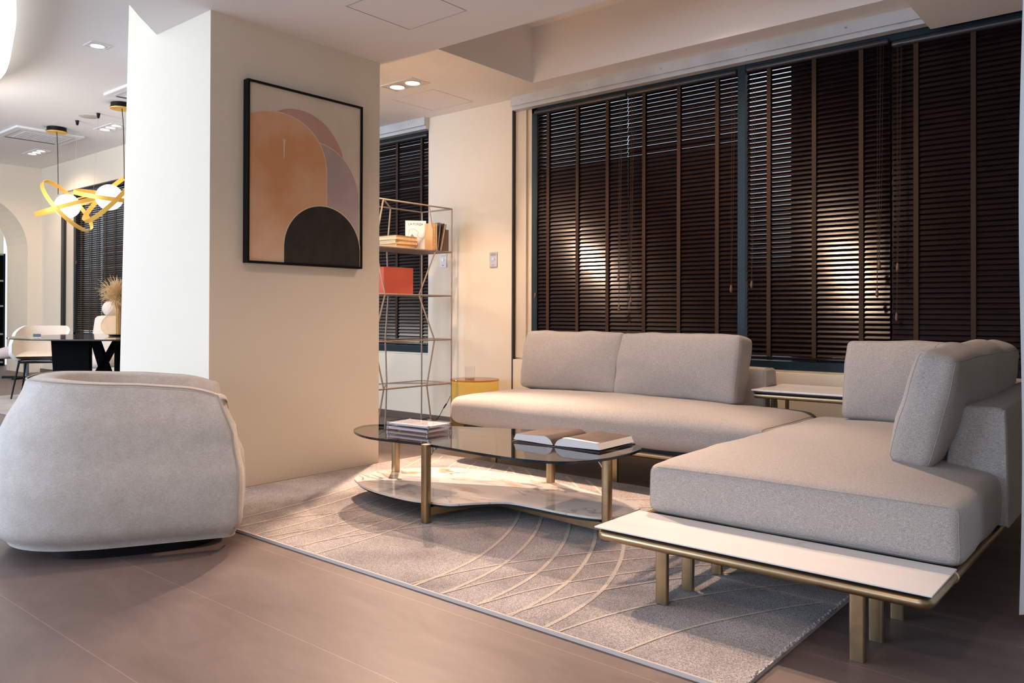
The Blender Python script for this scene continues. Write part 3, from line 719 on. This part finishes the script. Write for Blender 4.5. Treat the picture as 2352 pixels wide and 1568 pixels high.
for lab, (x, y) in (('a', (-2.612, 2.508)), ('b', (-1.838, 2.80)), ('c', (-2.455, 3.225)), ('d', (-3.255, 2.90))):
    lg = leg_mb(x, y, RUGZ, .349 if lab != 'a' else .3635, .036, .036).build('leg', brass, t, smooth=35)
    cx, cy = -2.55, 2.85; dx, dy = cx-x, cy-y; q = math.hypot(dx, dy); dx /= q; dy /= q
    bm_ = MB(); bm_.lathe([(.0, .336), (.012, .336), (.012, .3495), (0, .3495)], (x+dx*.045, y+dy*.045, 0), 12); bm_.tube([(x+dx*.045, y+dy*.045, .338), (x+dx*.012, y+dy*.012, .30)], .005, 6)
    bm_.build('glass_bracket', steel, lg, smooth=True)
m = MB()
def bar(m, p, q, z0, z1, w_=.02):
    p = Vector((*p, 0)); q = Vector((*q, 0)); d_ = (q-p).normalized(); s = Vector((-d_.y, d_.x, 0))*w_/2
    m.prism([tuple((p-s).xy), tuple((q-s).xy), tuple((q+s).xy), tuple((p+s).xy)], z0, z1)
bar(m, (-2.612, 2.508), (-2.455, 3.225), .045, .08); bar(m, (-2.53, 2.87), (-1.842, 2.812), .045, .08); bar(m, (-2.53, 2.87), (-3.255, 2.90), .045, .08); m.build('stretcher', brass, t)
# things on it
def acrylic_block(loc, rz, label):
    t = thing('acrylic_block', label, 'display block', loc, rz, 'clear acrylic blocks')
    MB().rbox(-.15, .15, -.095, .095, 0, .021, .003, 2).build('body', acryl, t)
    MB().box(-.136, .136, -.081, .081, .006, .0155).build('insert', acryl_in, t)
    for x in (-.135, .135):
        for y in (-.08, .08): MB().lathe([(0, .003), (.006, .003), (.006, .0185), (0, .0185)], (x, y, 0), 10).build('magnet', steel, t, smooth=True)
acrylic_block((-2.975, 2.80, .3615), R(4), 'clear acrylic block lying under another on the glass table')
acrylic_block((-2.972, 2.802, .383), R(4.6), 'clear acrylic block on top of its twin on the glass table')
t = thing('open_book', 'thick open book with brown photo pages lying on the glass table', 'book', (-2.150, 2.845, .3615), R(1))
cvm = MB(); cvm.rbox(-.236, -.012, -.005, .292, 0, .0035, .001, 1); cvm.rbox(.012, .246, -.005, .292, 0, .0035, .001, 1); cvm.box(-.013, .013, -.005, .292, 0, .003); cvm.build('cover', cover_d, t)
for sg, wd in ((-1, .215), (1, .228)):
    prof = []
    for i in range(17):
        u = i/16; x = .004+(wd-.004)*u
        prof.append((sg*x, .006+.036*min(1, (u*5.0)**.5 if u < .2 else 1)*(1-.20*max(0, u-.15)) ))
    botp = [(sg*(wd+.014), .010), (sg*wd*.5, .0075), (sg*.022, .0055)]
    ringp = prof+botp; k = len(ringp)
    m = MB(); m.add([(x, 0, z) for x, z in ringp]+[(x, .285, z) for x, z in ringp], [tuple(range(k)), tuple(range(k, 2*k))]+[(i, (i+1) % k, (i+1) % k+k, i+k) for i in range(16, k)])
    m.build('page_block', paper, t)
    m = MB(); m.add([(x, 0, z+.0004) for x, z in prof]+[(x, .285, z+.0004) for x, z in prof], [(i, i+1, i+1+17, i+17) for i in range(16)]); m.build('open_page', page_m, t, smooth=True)
    if sg > 0:
        m = MB(); m.add([(x, -.0005, z+.0012) for x, z in prof[1:]]+[(x, .022+.010*(1-i/15), z+.0012) for i, (x, z) in enumerate(prof[1:])], [(i, i+1, i+1+16, i+16) for i in range(15)]); m.build('page_margin', paper, t, smooth=True)

# ------------------------------------------------------------------ armchair
AC = thing('tub_armchair', 'pale upholstered tub armchair standing on the tiles in front of the column', 'armchair', (-3.505, 1.57, 0), R(62.5))
def lerp_tab(tab, z):
    for (a, va), (b, vb) in zip(tab, tab[1:]):
        if z <= b: k = max(0, min(1, (z-a)/(b-a))); k = k*k*(3-2*k); return va+(vb-va)*k
    return tab[-1][1]
WT = [(.045, .40), (.12, .462), (.26, .470), (.45, .435), (.69, .375)]
BT = [(.045, .42), (.12, .490), (.26, .490), (.45, .455), (.69, .360)]
FT = [(.045, .40), (.12, .425), (.30, .43), (.45, .41), (.60, .365), (.69, .315)]
def U(s, w_, b, fx, cx=.06, n=2.7):
    """s in [-1,1] along the U: arm front -> back -> other arm front"""
    sg = 1 if s >= 0 else -1; a = abs(s)
    if a > .62: k = (a-.62)/.38; return Vector((cx+(fx-cx)*k, sg*w_*(1+.0*k)))
    th = a/.62*pi/2
    return Vector((cx-(b+cx)*abs(cos(th))**(2/n), sg*w_*abs(sin(th))**(2/n)))
def rim(s): a = abs(s); return .690-.048*max(0, (a-.25)/.75)**1.3-.022*max(0, (a-.85)/.15)**2
NS, TH = 72, .115
def outer(s, z, off=0): 
    p = U(s, lerp_tab(WT, z)-off, lerp_tab(BT, z)-off, lerp_tab(FT, z)); return p
m = MB(); rings = []
zs_out = [.045, .055, .075, .10, .13, .17, .22, .28, .34, .40, .46, .52, .57, .61, .64]
for i in range(NS+1):
    s = -1+2*i/NS; rz_ = rim(s); sec = []
    for z in zs_out:
        zz = .045+(z-.045)*(rz_-.045-.02)/(.64-.045); p = outer(s, zz); sec.append((p.x, p.y, zz))
    for k in range(1, 9):           # rounded rim
        a = pi*k/9; zz = rz_-.02+.02*sin(a); off = TH*.5*(1-cos(a)); p = outer(s, rz_-.02, off); sec.append((p.x, p.y, zz))
    for k in range(1, 7):
        zz = rz_-.02-(rz_-.02-.36)*k/6; p = U(s, lerp_tab(WT, rz_)-TH-.035*k/6, lerp_tab(BT, rz_)-TH-.06*k/6, lerp_tab(FT, zz)); sec.append((p.x, p.y, zz))
    rings.append(sec)
k = len(rings[0])
def endcap(ring, steps=5):
    ms = [Vector(p) for p in ring]; no = len(zs_out); out = []
    for q in range(1, steps+1):
        a = pi/2*q/steps; new = []
        for j, p in enumerate(ms):
            # partner on the opposite skin at a similar height
            mid_y = (abs(ms[min(j, no-1)].y)+(abs(p.y)))/2
            inner = min(ms[no+8:], key=lambda w_: abs(w_.z-p.z)) if j < no else p
            outr = min(ms[:no], key=lambda w_: abs(w_.z-p.z))
            if j >= no: inner = p
            else: outr = p
            c_ = (inner+outr)/2; c_.z = p.z
            if p.z < .36 and j < no: c_.y = (abs(p.y)-.06)*(1 if p.y > 0 else -1)
            zz = p.z-(1-cos(a))*.035*(p.z > .5)*(p.z-.5)/.2
            hw_ = p-c_; new.append((p.x+.035*sin(a), c_.y+hw_.y*cos(a), zz))
        out.append(new)
    return out
e0 = endcap(rings[0])[::-1]; e1 = endcap(rings[-1])
allr = e0+rings+e1
m.add([p for r_ in allr for p in r_], [(i*k+j, (i+1)*k+j, (i+1)*k+j+1, i*k+j+1) for i in range(len(allr)-1) for j in range(k-1)])
m.build('shell', chair_m, AC, smooth='all')
pt = []
for i in range(NS+1):
    s = -1+2*i/NS; p = outer(s, rim(s)-.012, .004); pt.append((p.x, p.y, rim(s)-.004))
pre = []; post = []
for sg, lst in ((-1, pre), (1, post)):
    for kz in range(1, 12):
        zz = rim(1)-.012-(rim(1)-.10)*kz/11; p = outer(sg*1, zz, .002); lst.append((p.x+.010, p.y, zz))
pts = pre[::-1]+pt+post
MB().tube(pts, .0030, 6).build('piping', pip_m, AC, smooth='all')
h = (.375, .335, .185)
m = MB(); soft_box(m, h, .07, (.035, .0, .02), (16, 14, 8), .005, 5); m.build('seat', chair_m, AC, smooth='all', loc=(.085, 0, .24))
m = MB(); soft_box(m, (.07, .27, .15), .06, (.03, 0, .01), (4, 12, 8), .004, 8); ob = m.build('back_pad', chair_m, AC, smooth='all', loc=(-.245, 0, .49)); ob.rotation_euler = (0, R(-8), 0)
m = MB(); pl = []
for i in range(40): a = 2*pi*i/40; pl.append((.06+.33*abs(cos(a))**.6*(1 if cos(a) > 0 else -1), .36*abs(sin(a))**.6*(1 if sin(a) > 0 else -1)))
m.prism(pl, .0005, .10); m.build('plinth', dk, AC, smooth=60)

# ------------------------------------------------------------------ shelving frame, its books and neighbours
t = thing('open_shelving_frame', 'taupe metal open shelving frame with zigzag uprights beside the column', 'shelf', (0, 0, 0))
XF, XB, YR, YL = -4.72, -5.08, 4.82, 3.62
LV = [1.83, 1.467, 1.10, .735, .368]; ZG = [4.555, 4.63, 4.447, 4.622, 4.537, 4.60]; ZB = [4.459, 4.422, 4.438, 4.407, 4.423, 4.41]; ZL = [4.07, 3.99, 4.09, 3.98, 4.08, 4.0]
RR = .0065
for x, y in ((XF, YR), (XB, YR), (XF, YL), (XB, YL)): MB().tube([(x, y, .0005), (x, y, 1.83)], RR, 8).build('upright', taupe_m, t, smooth=60)
for X_, Z_ in ((XF, ZG), (XB, ZB), (XF, ZL)):
    MB().tube([(X_, Z_[i], z) for i, z in enumerate(LV+[.0008])], RR, 8).build('zigzag_upright', taupe_m, t, smooth=60)
for i, z in enumerate(LV):
    m = MB(); m.tube([(XF, YR, z), (XF, YL, z), (XB, YL, z), (XB, YR, z)], RR, 8, True); m.tube([(XB, ZB[i], z), (XF, ZL[i], z)], RR, 8); m.tube([(XB, ZB[i], z), (XF, YR, z)], RR, 8) if i == 4 else None
    m.build('shelf_rim', taupe_m, t, smooth=60)
for z in LV[1:]:
    MB().box(XB, XF, YL, YR, z-.003, z+.003).build('shelf_plate', taupe_p if z > .9 else glass_m, t)
MB().box(XF-.03, XF-.024, YR-.135, YR-.012, 1.47, 1.655).build('book_stop', taupe_p, t)
SH = 1.4702
def book(loc, rot, w_, d_, h_, edge, cov, label, cat='book', g=None, front=None):
    """w_ spine thickness (x), d_ depth (y), h_ height (z)"""
    t = thing('book', label, cat, loc, 0, g); t.rotation_euler = rot
    cm = MB(); cm.box(-w_/2, -w_/2+.002, 0, d_, 0, h_); cm.box(w_/2-.002, w_/2, 0, d_, 0, h_); cm.box(-w_/2+.002, w_/2-.002, d_-.002, d_, 0, h_)
    cm.build('cover', cov, t); MB().box(-w_/2+.002, w_/2-.002, .004, d_-.002, .003, h_-.003).build('page_block', edge, t); return t
cov_l = mat('pale_grey_cover', (.60, .59, .62), .5); cov_k = mat('kraft_cover', (.50, .33, .17), .7); cov_m = mat('mauve_cover', (.40, .33, .32), .5)
# lying stack of three: long side along y (their page edges face us)
def lying(z, th, x, y, L_, D_, rz, label, g='flat stack of tan books on the shelf'):
    t = thing('book', label, 'book', (x, y, z), rz, g)
    MB().box(-D_/2, D_/2, -L_/2, L_/2, 0, .002).build('cover', cov_k, t); MB().box(-D_/2, D_/2, -L_/2, L_/2, th-.002, th).build('cover', cov_k, t)
    MB().box(-D_/2+.003, D_/2-.003, -L_/2+.003, L_/2-.003, .002, th-.002).build('page_block', [kraft], t)
    MB().box(-D_/2+.004, D_/2-.004, -L_/2+.0022, -L_/2+.0029, .003, th-.003).build('page_edge', cream_p, t)
lying(SH, .034, -4.88, 4.37, .235, .20, R(2), 'tan book at the bottom of the flat stack on the shelf')
lying(SH+.0345, .033, -4.88, 4.37, .24, .20, R(-1), 'tan book in the middle of the flat stack on the shelf')
lying(SH+.068, .034, -4.882, 4.368, .24, .198, R(3), 'tan book on top of the flat stack on the shelf')
# upright books, page edges towards the room
def upright(x, y, th, hh, lean, label, edge=kraft, cov=cov_k, dep=.17):
    t = thing('book', label, 'book', (x, y, SH+.0005), 0, 'upright books on the shelf'); t.rotation_euler = (lean, 0, 0)
    MB().box(-dep/2, dep/2, 0, .0022, 0, hh).build('cover', cov, t); MB().box(-dep/2, dep/2, th-.0022, th, 0, hh).build('cover', cov, t)
    MB().box(-dep/2+.004, dep/2-.004, .0022, th-.0022, .003, hh-.003).build('page_block', edge, t); return t
# cover-out book
t = thing('magazine', 'white magazine with a sketched figure standing upright behind the flat stack', 'magazine', (-4.855, 4.535, SH+.0005), 0)
t.rotation_euler = (0, 0, R(48))
MB().box(-.085, .085, .0, .004, 0, .245).build('cover', mat('white_cover', (.74, .75, .78), .4), t)
sk = MB(); sk_pts = [(-.075, .03), (-.055, .10), (-.03, .135), (.0, .10), (-.02, .075), (.02, .06), (.02, .035), (-.02, .02)]
sk.add([(x, -.0006, z) for x, z in sk_pts], [tuple(range(8))]); sk.build('figure_print', mat('grey_ink', (.20, .22, .26), .6), t)
sk = MB(); sk.tube([(p.x, -.0006, p.z) for p in smooth_path([(-.06, 0, .12), (-.05, 0, .17), (-.01, 0, .175), (.02, 0, .15), (.015, 0, .12), (.05, 0, .10), (.075, 0, .12)], 5)], .0012, 5); sk.tube([(p.x, -.0006, p.z) for p in smooth_path([(.03, 0, .02), (.035, 0, .06), (.055, 0, .09), (.08, 0, .11)], 5)], .0012, 5); sk.build('figure_line', mat('grey_line', (.28, .29, .32), .6), t)
def text(s, size, m, parent, loc, rot, name='lettering', ext=.0002):
    cu = bpy.data.curves.new(name, 'FONT'); cu.body = s; cu.size = size; cu.extrude = ext; cu.align_x = 'CENTER'; cu.resolution_u = 2
    o = bpy.data.objects.new('tmp', cu); COL.objects.link(o); dg = bpy.context.evaluated_depsgraph_get()
    me = bpy.data.meshes.new_from_object(o.evaluated_get(dg)); bpy.data.objects.remove(o)
    me.materials.clear(); me.materials.append(m)
    q = bpy.data.objects.new(name, me); COL.objects.link(q); q.parent = parent; q.location = loc; q.rotation_euler = rot; return q
text('LA FORZA', .026, cover_d, t, (0, -.0006, .208), (R(90), 0, 0))
upright(-4.795, 4.590, .024, .222, 0, 'tan upright book beside the white magazine')
upright(-4.795, 4.615, .024, .222, 0, 'tan upright book against the leaning dark one')
upright(-4.80, 4.642, .020, .235, R(-8), 'dark grey book leaning over between the tan books', cov_m, cover_d)
upright(-4.79, 4.665, .026, .235, R(-13), 'tan book leaning against the taupe end stop', kraft, cover_d)
t = thing('red_box_file', 'coral red cloth box standing on the shelf below the books', 'box', (-4.84, 4.305, 1.1035), R(-4))
MB().rbox(-.04, .04, -.148, .148, 0, .215, .004, 2).build('case', red_m, t); MB().box(.0385, .0412, -.142, .142, .006, .209).build('cover_board', red_m, t)
# amber glass table and tumbler
t = thing('amber_side_table', 'round amber glass drum table behind the end of the sofa', 'side table', (-4.29, 4.645, 0))
MB().lathe([(.187, .002), (.19, .012), (.19, .425)], n=48, caps=False).build('drum', amber, t, smooth=True)
MB().lathe([(0, .425), (.192, .425), (.1945, .431), (.192, .437), (0, .437)], n=48).build('table_top', amber_rim, t, smooth=40)
MB().lathe([(0, .001), (.186, .001), (.186, .006), (0, .006)], n=48).build('base_disc', amber, t, smooth=True)
t = thing('tumbler', 'small clear glass tumbler standing on the amber table', 'glass', (-4.30, 4.60, .4375))
MB().lathe([(.038, .0005), (.042, .10), (.0405, .10), (.0365, .014), (0, .012)], n=28, caps=False).build('body', glass_m, t, smooth=True)
MB().lathe([(0, .0005), (.037, .0005), (.037, .012), (0, .012)], n=28).build('thick_base', clear('glass_base', (.80, .72, .62), .9), t, smooth=True)
# power cord by the wall
pc = [(-4.80, 4.90, .26), (-4.835, 4.89, .19), (-4.875, 4.885, .14), (-4.92, 4.88, .07), (-4.96, 4.87, .03), (-5.02, 4.87, .045), (-5.09, 4.87, .035), (-5.16, 4.87, .012), (-5.3, 4.88, .008)]
t = thing('power_cord', 'thin black power cord with an inline switch trailing along the wall by the shelf', 'cord', (0, 0, 0))
MB().tube(smooth_path(pc, 6), .0028, 6).build('cable', dk, t, smooth=True)
MB().tube([(-4.845, 4.889, .178), (-4.872, 4.885, .143)], [.006, .0065], 8).build('inline_switch', dk, t, smooth=True)
# wall switches
def wall_switch(x, z, label, face):
    t = thing('wall_switch', label, 'switch', (x, YW, z))
    MB().rbox(-.041, .041, -.009, -.0005, -.062, .062, .003, 2).build('plate', face, t)
    MB().lathe([(0, 0), (.014, 0), (.014, .004), (0, .004)], n=18).xf(Matrix.Translation((0, -.009, .005)) @ Matrix.Rotation(R(90), 4, 'X')).build('dial', steel, t, smooth=True)
    MB().box(-.012, .012, -.0098, -.009, -.048, -.040).build('mark', grille_m, t)
    MB().box(-.028, .028, -.0098, -.009, .03, .052).build('screen', grille_m if face is not white_m else alu, t)
wall_switch(-4.944, 1.414, 'white dial wall switch seen through the shelving frame', white_m)
wall_switch(-4.361, 1.397, 'silver dial wall switch on the open pier next to the blinds', mat('silver_plate', (.50, .47, .43), .35, .5))

# white curtain at the picture's edge
t = thing('white_curtain', 'white curtain hanging at the edge of the view beside the chaise', 'curtain', (0, 0, 0))
def cur(u, v):
    z = .04+2.5*v; x = -.379+.95*u; y = 2.86+.03*sin(u*26)+.01*sin(u*61+2*v)-.15*u
    return (x-.010*(1-v)*(1-u)+.006*sin(v*9)*(1-u), y, z)
m = MB(); m.grid(cur, 60, 30); m.add([tuple(Vector(p)+Vector((.002, .006, 0))) for p in m.v], m.f); m.build('cloth', cur_m, t, smooth='all')
MB().box(-.40, .75, 2.66, 2.92, 2.535, 2.5495).build('track', white_m, t)

# ------------------------------------------------------------------ dining corner
TX, TY = -6.90, 3.25
t = thing('dining_table', 'round smoked glass dining table on black crossed slab legs', 'dining table', (TX, TY, 0))
MB().lathe([(0, .74), (1.0, .74), (1.006, .746), (1.0, .752), (0, .752)], n=64).build('table_top', mat('dark_glass_top', (.05, .04, .036), .06), t, smooth=30)
def slab(p, q, z0, z1, sh, th=.05):
    """slanted black slab between floor line p and top line q"""
    d_ = Vector((q[0]-p[0], q[1]-p[1], 0)).normalized(); nn = Vector((-d_.y, d_.x, 0))*th/2
    mm = MB(); c8 = []
    for s in (-1, 1):
        for (a, b, z) in ((p[0], p[1], z0), (q[0], q[1], z0), (sh[2], sh[3], z1), (sh[0], sh[1], z1)):
            c8.append((a-TX+nn.x*s, b-TY+nn.y*s, z))
    return mm.add(c8, [(0, 1, 2, 3), (7, 6, 5, 4), (0, 4, 5, 1), (1, 5, 6, 2), (2, 6, 7, 3), (3, 7, 4, 0)])
rv = Vector((.765, .644))
def along(D, px): 
    lat = (px-1176)/1839.08*D; return (-.6437*D+lat*.7653, .7653*D+lat*.6437)
def sl(D0, a0, b0, D1, a1, b1, th=.05):
    p, q = along(D0, a0), along(D0, b0); s0, s1 = along(D1, a1), along(D1, b1)
    slab(p, q, .0145, .739, (*s0, *s1), th).build('leg', matte_b, t)
sl(6.35, 136, 210, 6.35, 121, 208)
sl(6.75, 268, 300, 6.75, 209, 227)
sl(6.55, 150, 168, 6.55, 264, 277)
sl(6.95, 266, 310, 6.95, 266, 310)
tn = thing('sign_holder', 'tiny clear price sign lying on the dining table', 'sign', (-6.92, 2.42, .7525), R(40))
MB().rbox(-.04, .04, -.02, .02, 0, .006, .001, 1).build('base', acryl, tn); MB().box(-.03, .03, -.006, -.004, .006, .03).build('card', cover_d, tn)
# vase with dried grass
vx, vy = along(6.85, 272)
t = thing('glass_vase', 'round amber glass vase on the dining table', 'vase', (vx, vy, .7525))
MB().lathe([(max(0, p.x), p.z) for p in smooth_path([(0, 0, .004), (.07, 0, .002), (.115, 0, .03), (.135, 0, .08), (.125, 0, .13), (.085, 0, .18), (.055, 0, .22), (.05, 0, .25), (.062, 0, .275)], 6)], n=40, caps=False).build('body', clear('brown_glass', (.96, .87, .76), 1., 1.6), t, smooth=True)
MB().lathe([(0, .003), (.07, .001), (.08, .012), (0, .014)], n=30).build('foot', dk, t, smooth=True)
t = thing('dried_grass', 'fluffy bunch of dried golden grass standing in the vase', 'dried plant', (vx, vy, .76))
m = MB(); random.seed(3)
for i in range(130):
    a = random.uniform(0, 2*pi); rr = random.uniform(.01, .13); hh = random.uniform(.36, .50)
    p = [(cos(a)*.02, sin(a)*.02, .0), (cos(a)*.02, sin(a)*.02, .22), (cos(a)*rr*.6, sin(a)*rr*.6, hh*.8), (cos(a)*rr*1.1, sin(a)*rr*1.1, hh-random.uniform(0, .08))]
    m.tube(smooth_path(p, 3), .0014, 4)
    for k in range(9):
        c_ = Vector(p[3])+Vector((random.uniform(-.04, .04), random.uniform(-.04, .04), random.uniform(-.10, .03)))
        m.tube([p[2], tuple(c_)], .0011, 3)
m.build('stems', grass_m, t)
# shell dining chair
cxy = along(9.0, 95)
t = thing('dining_chair', 'beige and white shell dining chair on thin dark legs at the glass table', 'chair', (*cxy, 0), R(-30))
def tub(s_, v, off):
    """wrap-round bucket: s_ runs arm - back - arm, v from the seat pan up to the rim"""
    a_ = abs(s_); sg = 1 if s_ >= 0 else -1
    rim_ = .80-.20*max(0, (a_-.30)/.70)**1.2; z = .40+(rim_-.40)*v
    k = (.70+.30*min(1, v*2.2)**.6)
    w_, b_2, f_ = (.275-off)*k, (.25-off)*k+.05*v, .20*k
    if a_ > .6: q = (a_-.6)/.4; x, y = f_*q, sg*w_
    else: th = a_/.6*pi/2; x, y = -b_2*abs(cos(th))**.75, sg*w_*abs(sin(th))**.75
    return (x, y, z+off*(1-v))
m = MB(); m.grid(lambda u, v: tub(-1+2*u, v, .03), 40, 12)
m.add([tub(-1+2*i/39, .22, .03) for i in range(40)]+[(.25, .12, .47), (.25, -.12, .47)], [tuple(range(42))])
m.build('seat_pad', beige_l, t, smooth=60)
m = MB(); m.grid(lambda u, v: tub(-1+2*u, v, 0), 40, 12)
A = [tub(-1+2*i/39, 1, 0) for i in range(40)]; B = [tub(-1+2*i/39, 1, .03) for i in range(40)]; m.add(A+B, [(i, i+1, 41+i, 40+i) for i in range(39)])
for s_ in (-1, 1):
    A = [tub(s_, j/11, 0) for j in range(12)]; B = [tub(s_, j/11, .03) for j in range(12)]; m.add(A+B, [(i, i+1, 13+i, 12+i) for i in range(11)])
A = [tub(-1+2*i/39, 0, 0) for i in range(40)]; m.add(A+[(.27, .13, .43), (.27, -.13, .43)], [tuple(range(42))])
m.build('shell', offw, t, smooth=60)
for x, y in ((.2, .2), (.2, -.2), (-.2, .2), (-.2, -.2)): MB().tube([(x*.8, y*.9, .425), (x*1.25, y*1.2, .0005 if True else 0)], [.012, .008], 8).build('leg', dk, t, smooth=True)
m = MB(); m.tube([(.17, .185, .40), (.17, -.185, .40), (-.17, -.185, .40), (-.17, .185, .40)], .009, 8, True); m.tube([(.215, .22, .2), (-.215, .22, .2)], .006, 6); m.build('frame', dk, t, smooth=True)
# swivel footstool
sx, sy = along(11.6, 45)
t = thing('swivel_stool', 'pale oval footstool on a steel swivel base by the arch', 'stool', (sx, sy, 0), R(40))
m = MB(); soft_box(m, (.26, .20, .065), .06, (0, 0, .03), (10, 8, 3)); ob = m.build('cushion', mat('blush_upholstery', (.66, .56, .52), .85), t, smooth='all', loc=(0, 0, .40)); ob.rotation_euler = (0, R(-12), 0)
MB().tube([(.1, 0, .02), (.1, 0, .36)], .035, 12).build('pedestal', mat('blue_grey_steel', (.16, .18, .22), .4, .6), t, smooth=60)
m = MB(); bar(m, (-.24, 0), (.44, 0), .0005, .03, .05); bar(m, (.1, -.3), (.1, .3), .0005, .03, .05); m.build('cross_base', dk, t)
# high-back lounge chair
lx, ly = along(9.2, 236)
t = thing('lounge_chair', 'high-backed beige lounge chair with a headrest behind the vase', 'chair', (lx, ly, 0), R(-50))
MB().ball((-.22, 0, 1.0), .07, .12, .10, 20, 12).build('headrest', beige_l, t, smooth='all')
m = MB(); soft_box(m, (.05, .19, .25), .045, (.03, 0, .02), (4, 10, 12)); ob = m.build('backrest', beige_l, t, smooth='all', loc=(-.15, 0, .66)); ob.rotation_euler = (0, R(-14), 0)
m = MB(); soft_box(m, (.22, .21, .06), .05, (0, 0, .02), (10, 10, 3)); m.build('seat', beige_l, t, smooth='all', loc=(.08, 0, .40))
MB().tube([(-.20, 0, .78), (-.245, 0, .95)], .008, 8).build('headrest_stem', steel, t, smooth=True)
MB().lathe([(.24, .0005), (.24, .012), (.03, .02), (.03, .36)], n=24).build('pedestal', steel, t, smooth=40)
# gold ring pendant
t = thing('ring_pendant_lamp', 'gold pendant lamp of interlocking rings and glowing white globes over the dining table', 'pendant lamp', (-9.8, 3.93, 3.25))
def ring(c, r_, nx, wd=.048):
    nx = Vector(nx).normalized(); a1 = nx.orthogonal().normalized(); a2 = nx.cross(a1); mm = MB()
    def fn(u, v):
        q = 2*pi*u; rd = a1*cos(q)+a2*sin(q); k = [(-.5, 0), (.5, 0), (.5, 1), (-.5, 1)][int(round(v*4)) % 4]
        return Vector(c)+rd*(r_+.004*k[1])+nx*wd*k[0]
    return mm.grid(fn, 64, 4, True, True)
gx1, gx2 = -10.32+9.8, -9.17+9.8
for i, (gx, gz) in enumerate(((gx1, 2.235-3.25), (gx2, 2.235-3.25))):
    MB().ball((gx, 0, gz), .142, n=32, m=20).build('globe', glow, t, smooth='all')
dv = Vector((-.934, .356, 0)); rv_ = Vector((.356, .934, 0))
V = lambda cr, cd, cu_: tuple(rv_*cr+dv*cd+u0*cu_)
for c_, r_, nx in (((gx1, 0, 2.235-3.25), .37, V(.70, -.36, .61)), ((gx1, 0, 2.235-3.25), .36, V(-.34, -.07, .94)),
                   ((gx2-.03, 0, 2.25-3.25), .34, V(.08, -.20, .97)), ((gx2, .0, 2.235-3.25), .37, V(-.73, -.22, .62))):
    ring(c_, r_, nx).build('ring', gold, t, smooth=40)
m = MB(); m.tube([(gx1, 0, 2.3-3.25), (gx2, 0, 2.3-3.25)], .008, 8); m.build('cross_bar', gold, t, smooth=True)
for x in (gx1-.42, gx2+.22):
    cn = MB().lathe([(0, -.055), (.12, -.055), (.12, -.045), (.11, -.045), (.11, 0), (0, 0)], (x+.0, .03, 0), 28).build('ceiling_canopy', dk, t, smooth=40)
    MB().lathe([(0, -.062), (.118, -.062), (.121, -.055), (0, -.055)], (x, .03, 0), 28).build('canopy_plate', gold, cn, smooth=40)
    MB().tube(smooth_path([(x+.03, .02, -.05), (x+.12, 0, -.35), (x+.14, 0, -.85)], 5), .004, 6).build('cable', dk, t, smooth=True)
for x, y in ((-10.15, 3.97), (-9.59, 3.98)):
    MB().tube([(x+9.8, y-3.93, 0), (x+9.8, y-3.93, -.05), (x+9.8, y-3.93, -.06)], [.022, .014, .003], 10).build('wire_anchor', dk, t, smooth=40)
    MB().tube([(x+9.8, y-3.93, -.05), (x+9.8, .0, 2.3-3.25)], .0009, 5).build('suspension_wire', grille_m, t)
# dark shelves glimpsed through the arch
t = thing('bookcase', 'dark bookcase glimpsed through the arched opening', 'bookcase', (-16.3, 4.62, 0))
m = MB(); m.box(-.15, -.12, -.8, .5, 0, 2.0); m.box(-.12, .15, -.8, -.77, 0, 2.0); m.box(-.12, .15, .47, .5, 0, 2.0); m.build('carcass', dk, t)
for z in (.05, .55, 1.05, 1.5, 1.97): MB().box(-.12, .15, -.77, .47, z, z+.03).build('shelf', mat('bookcase_shelf', (.25, .25, .26), .5), t)
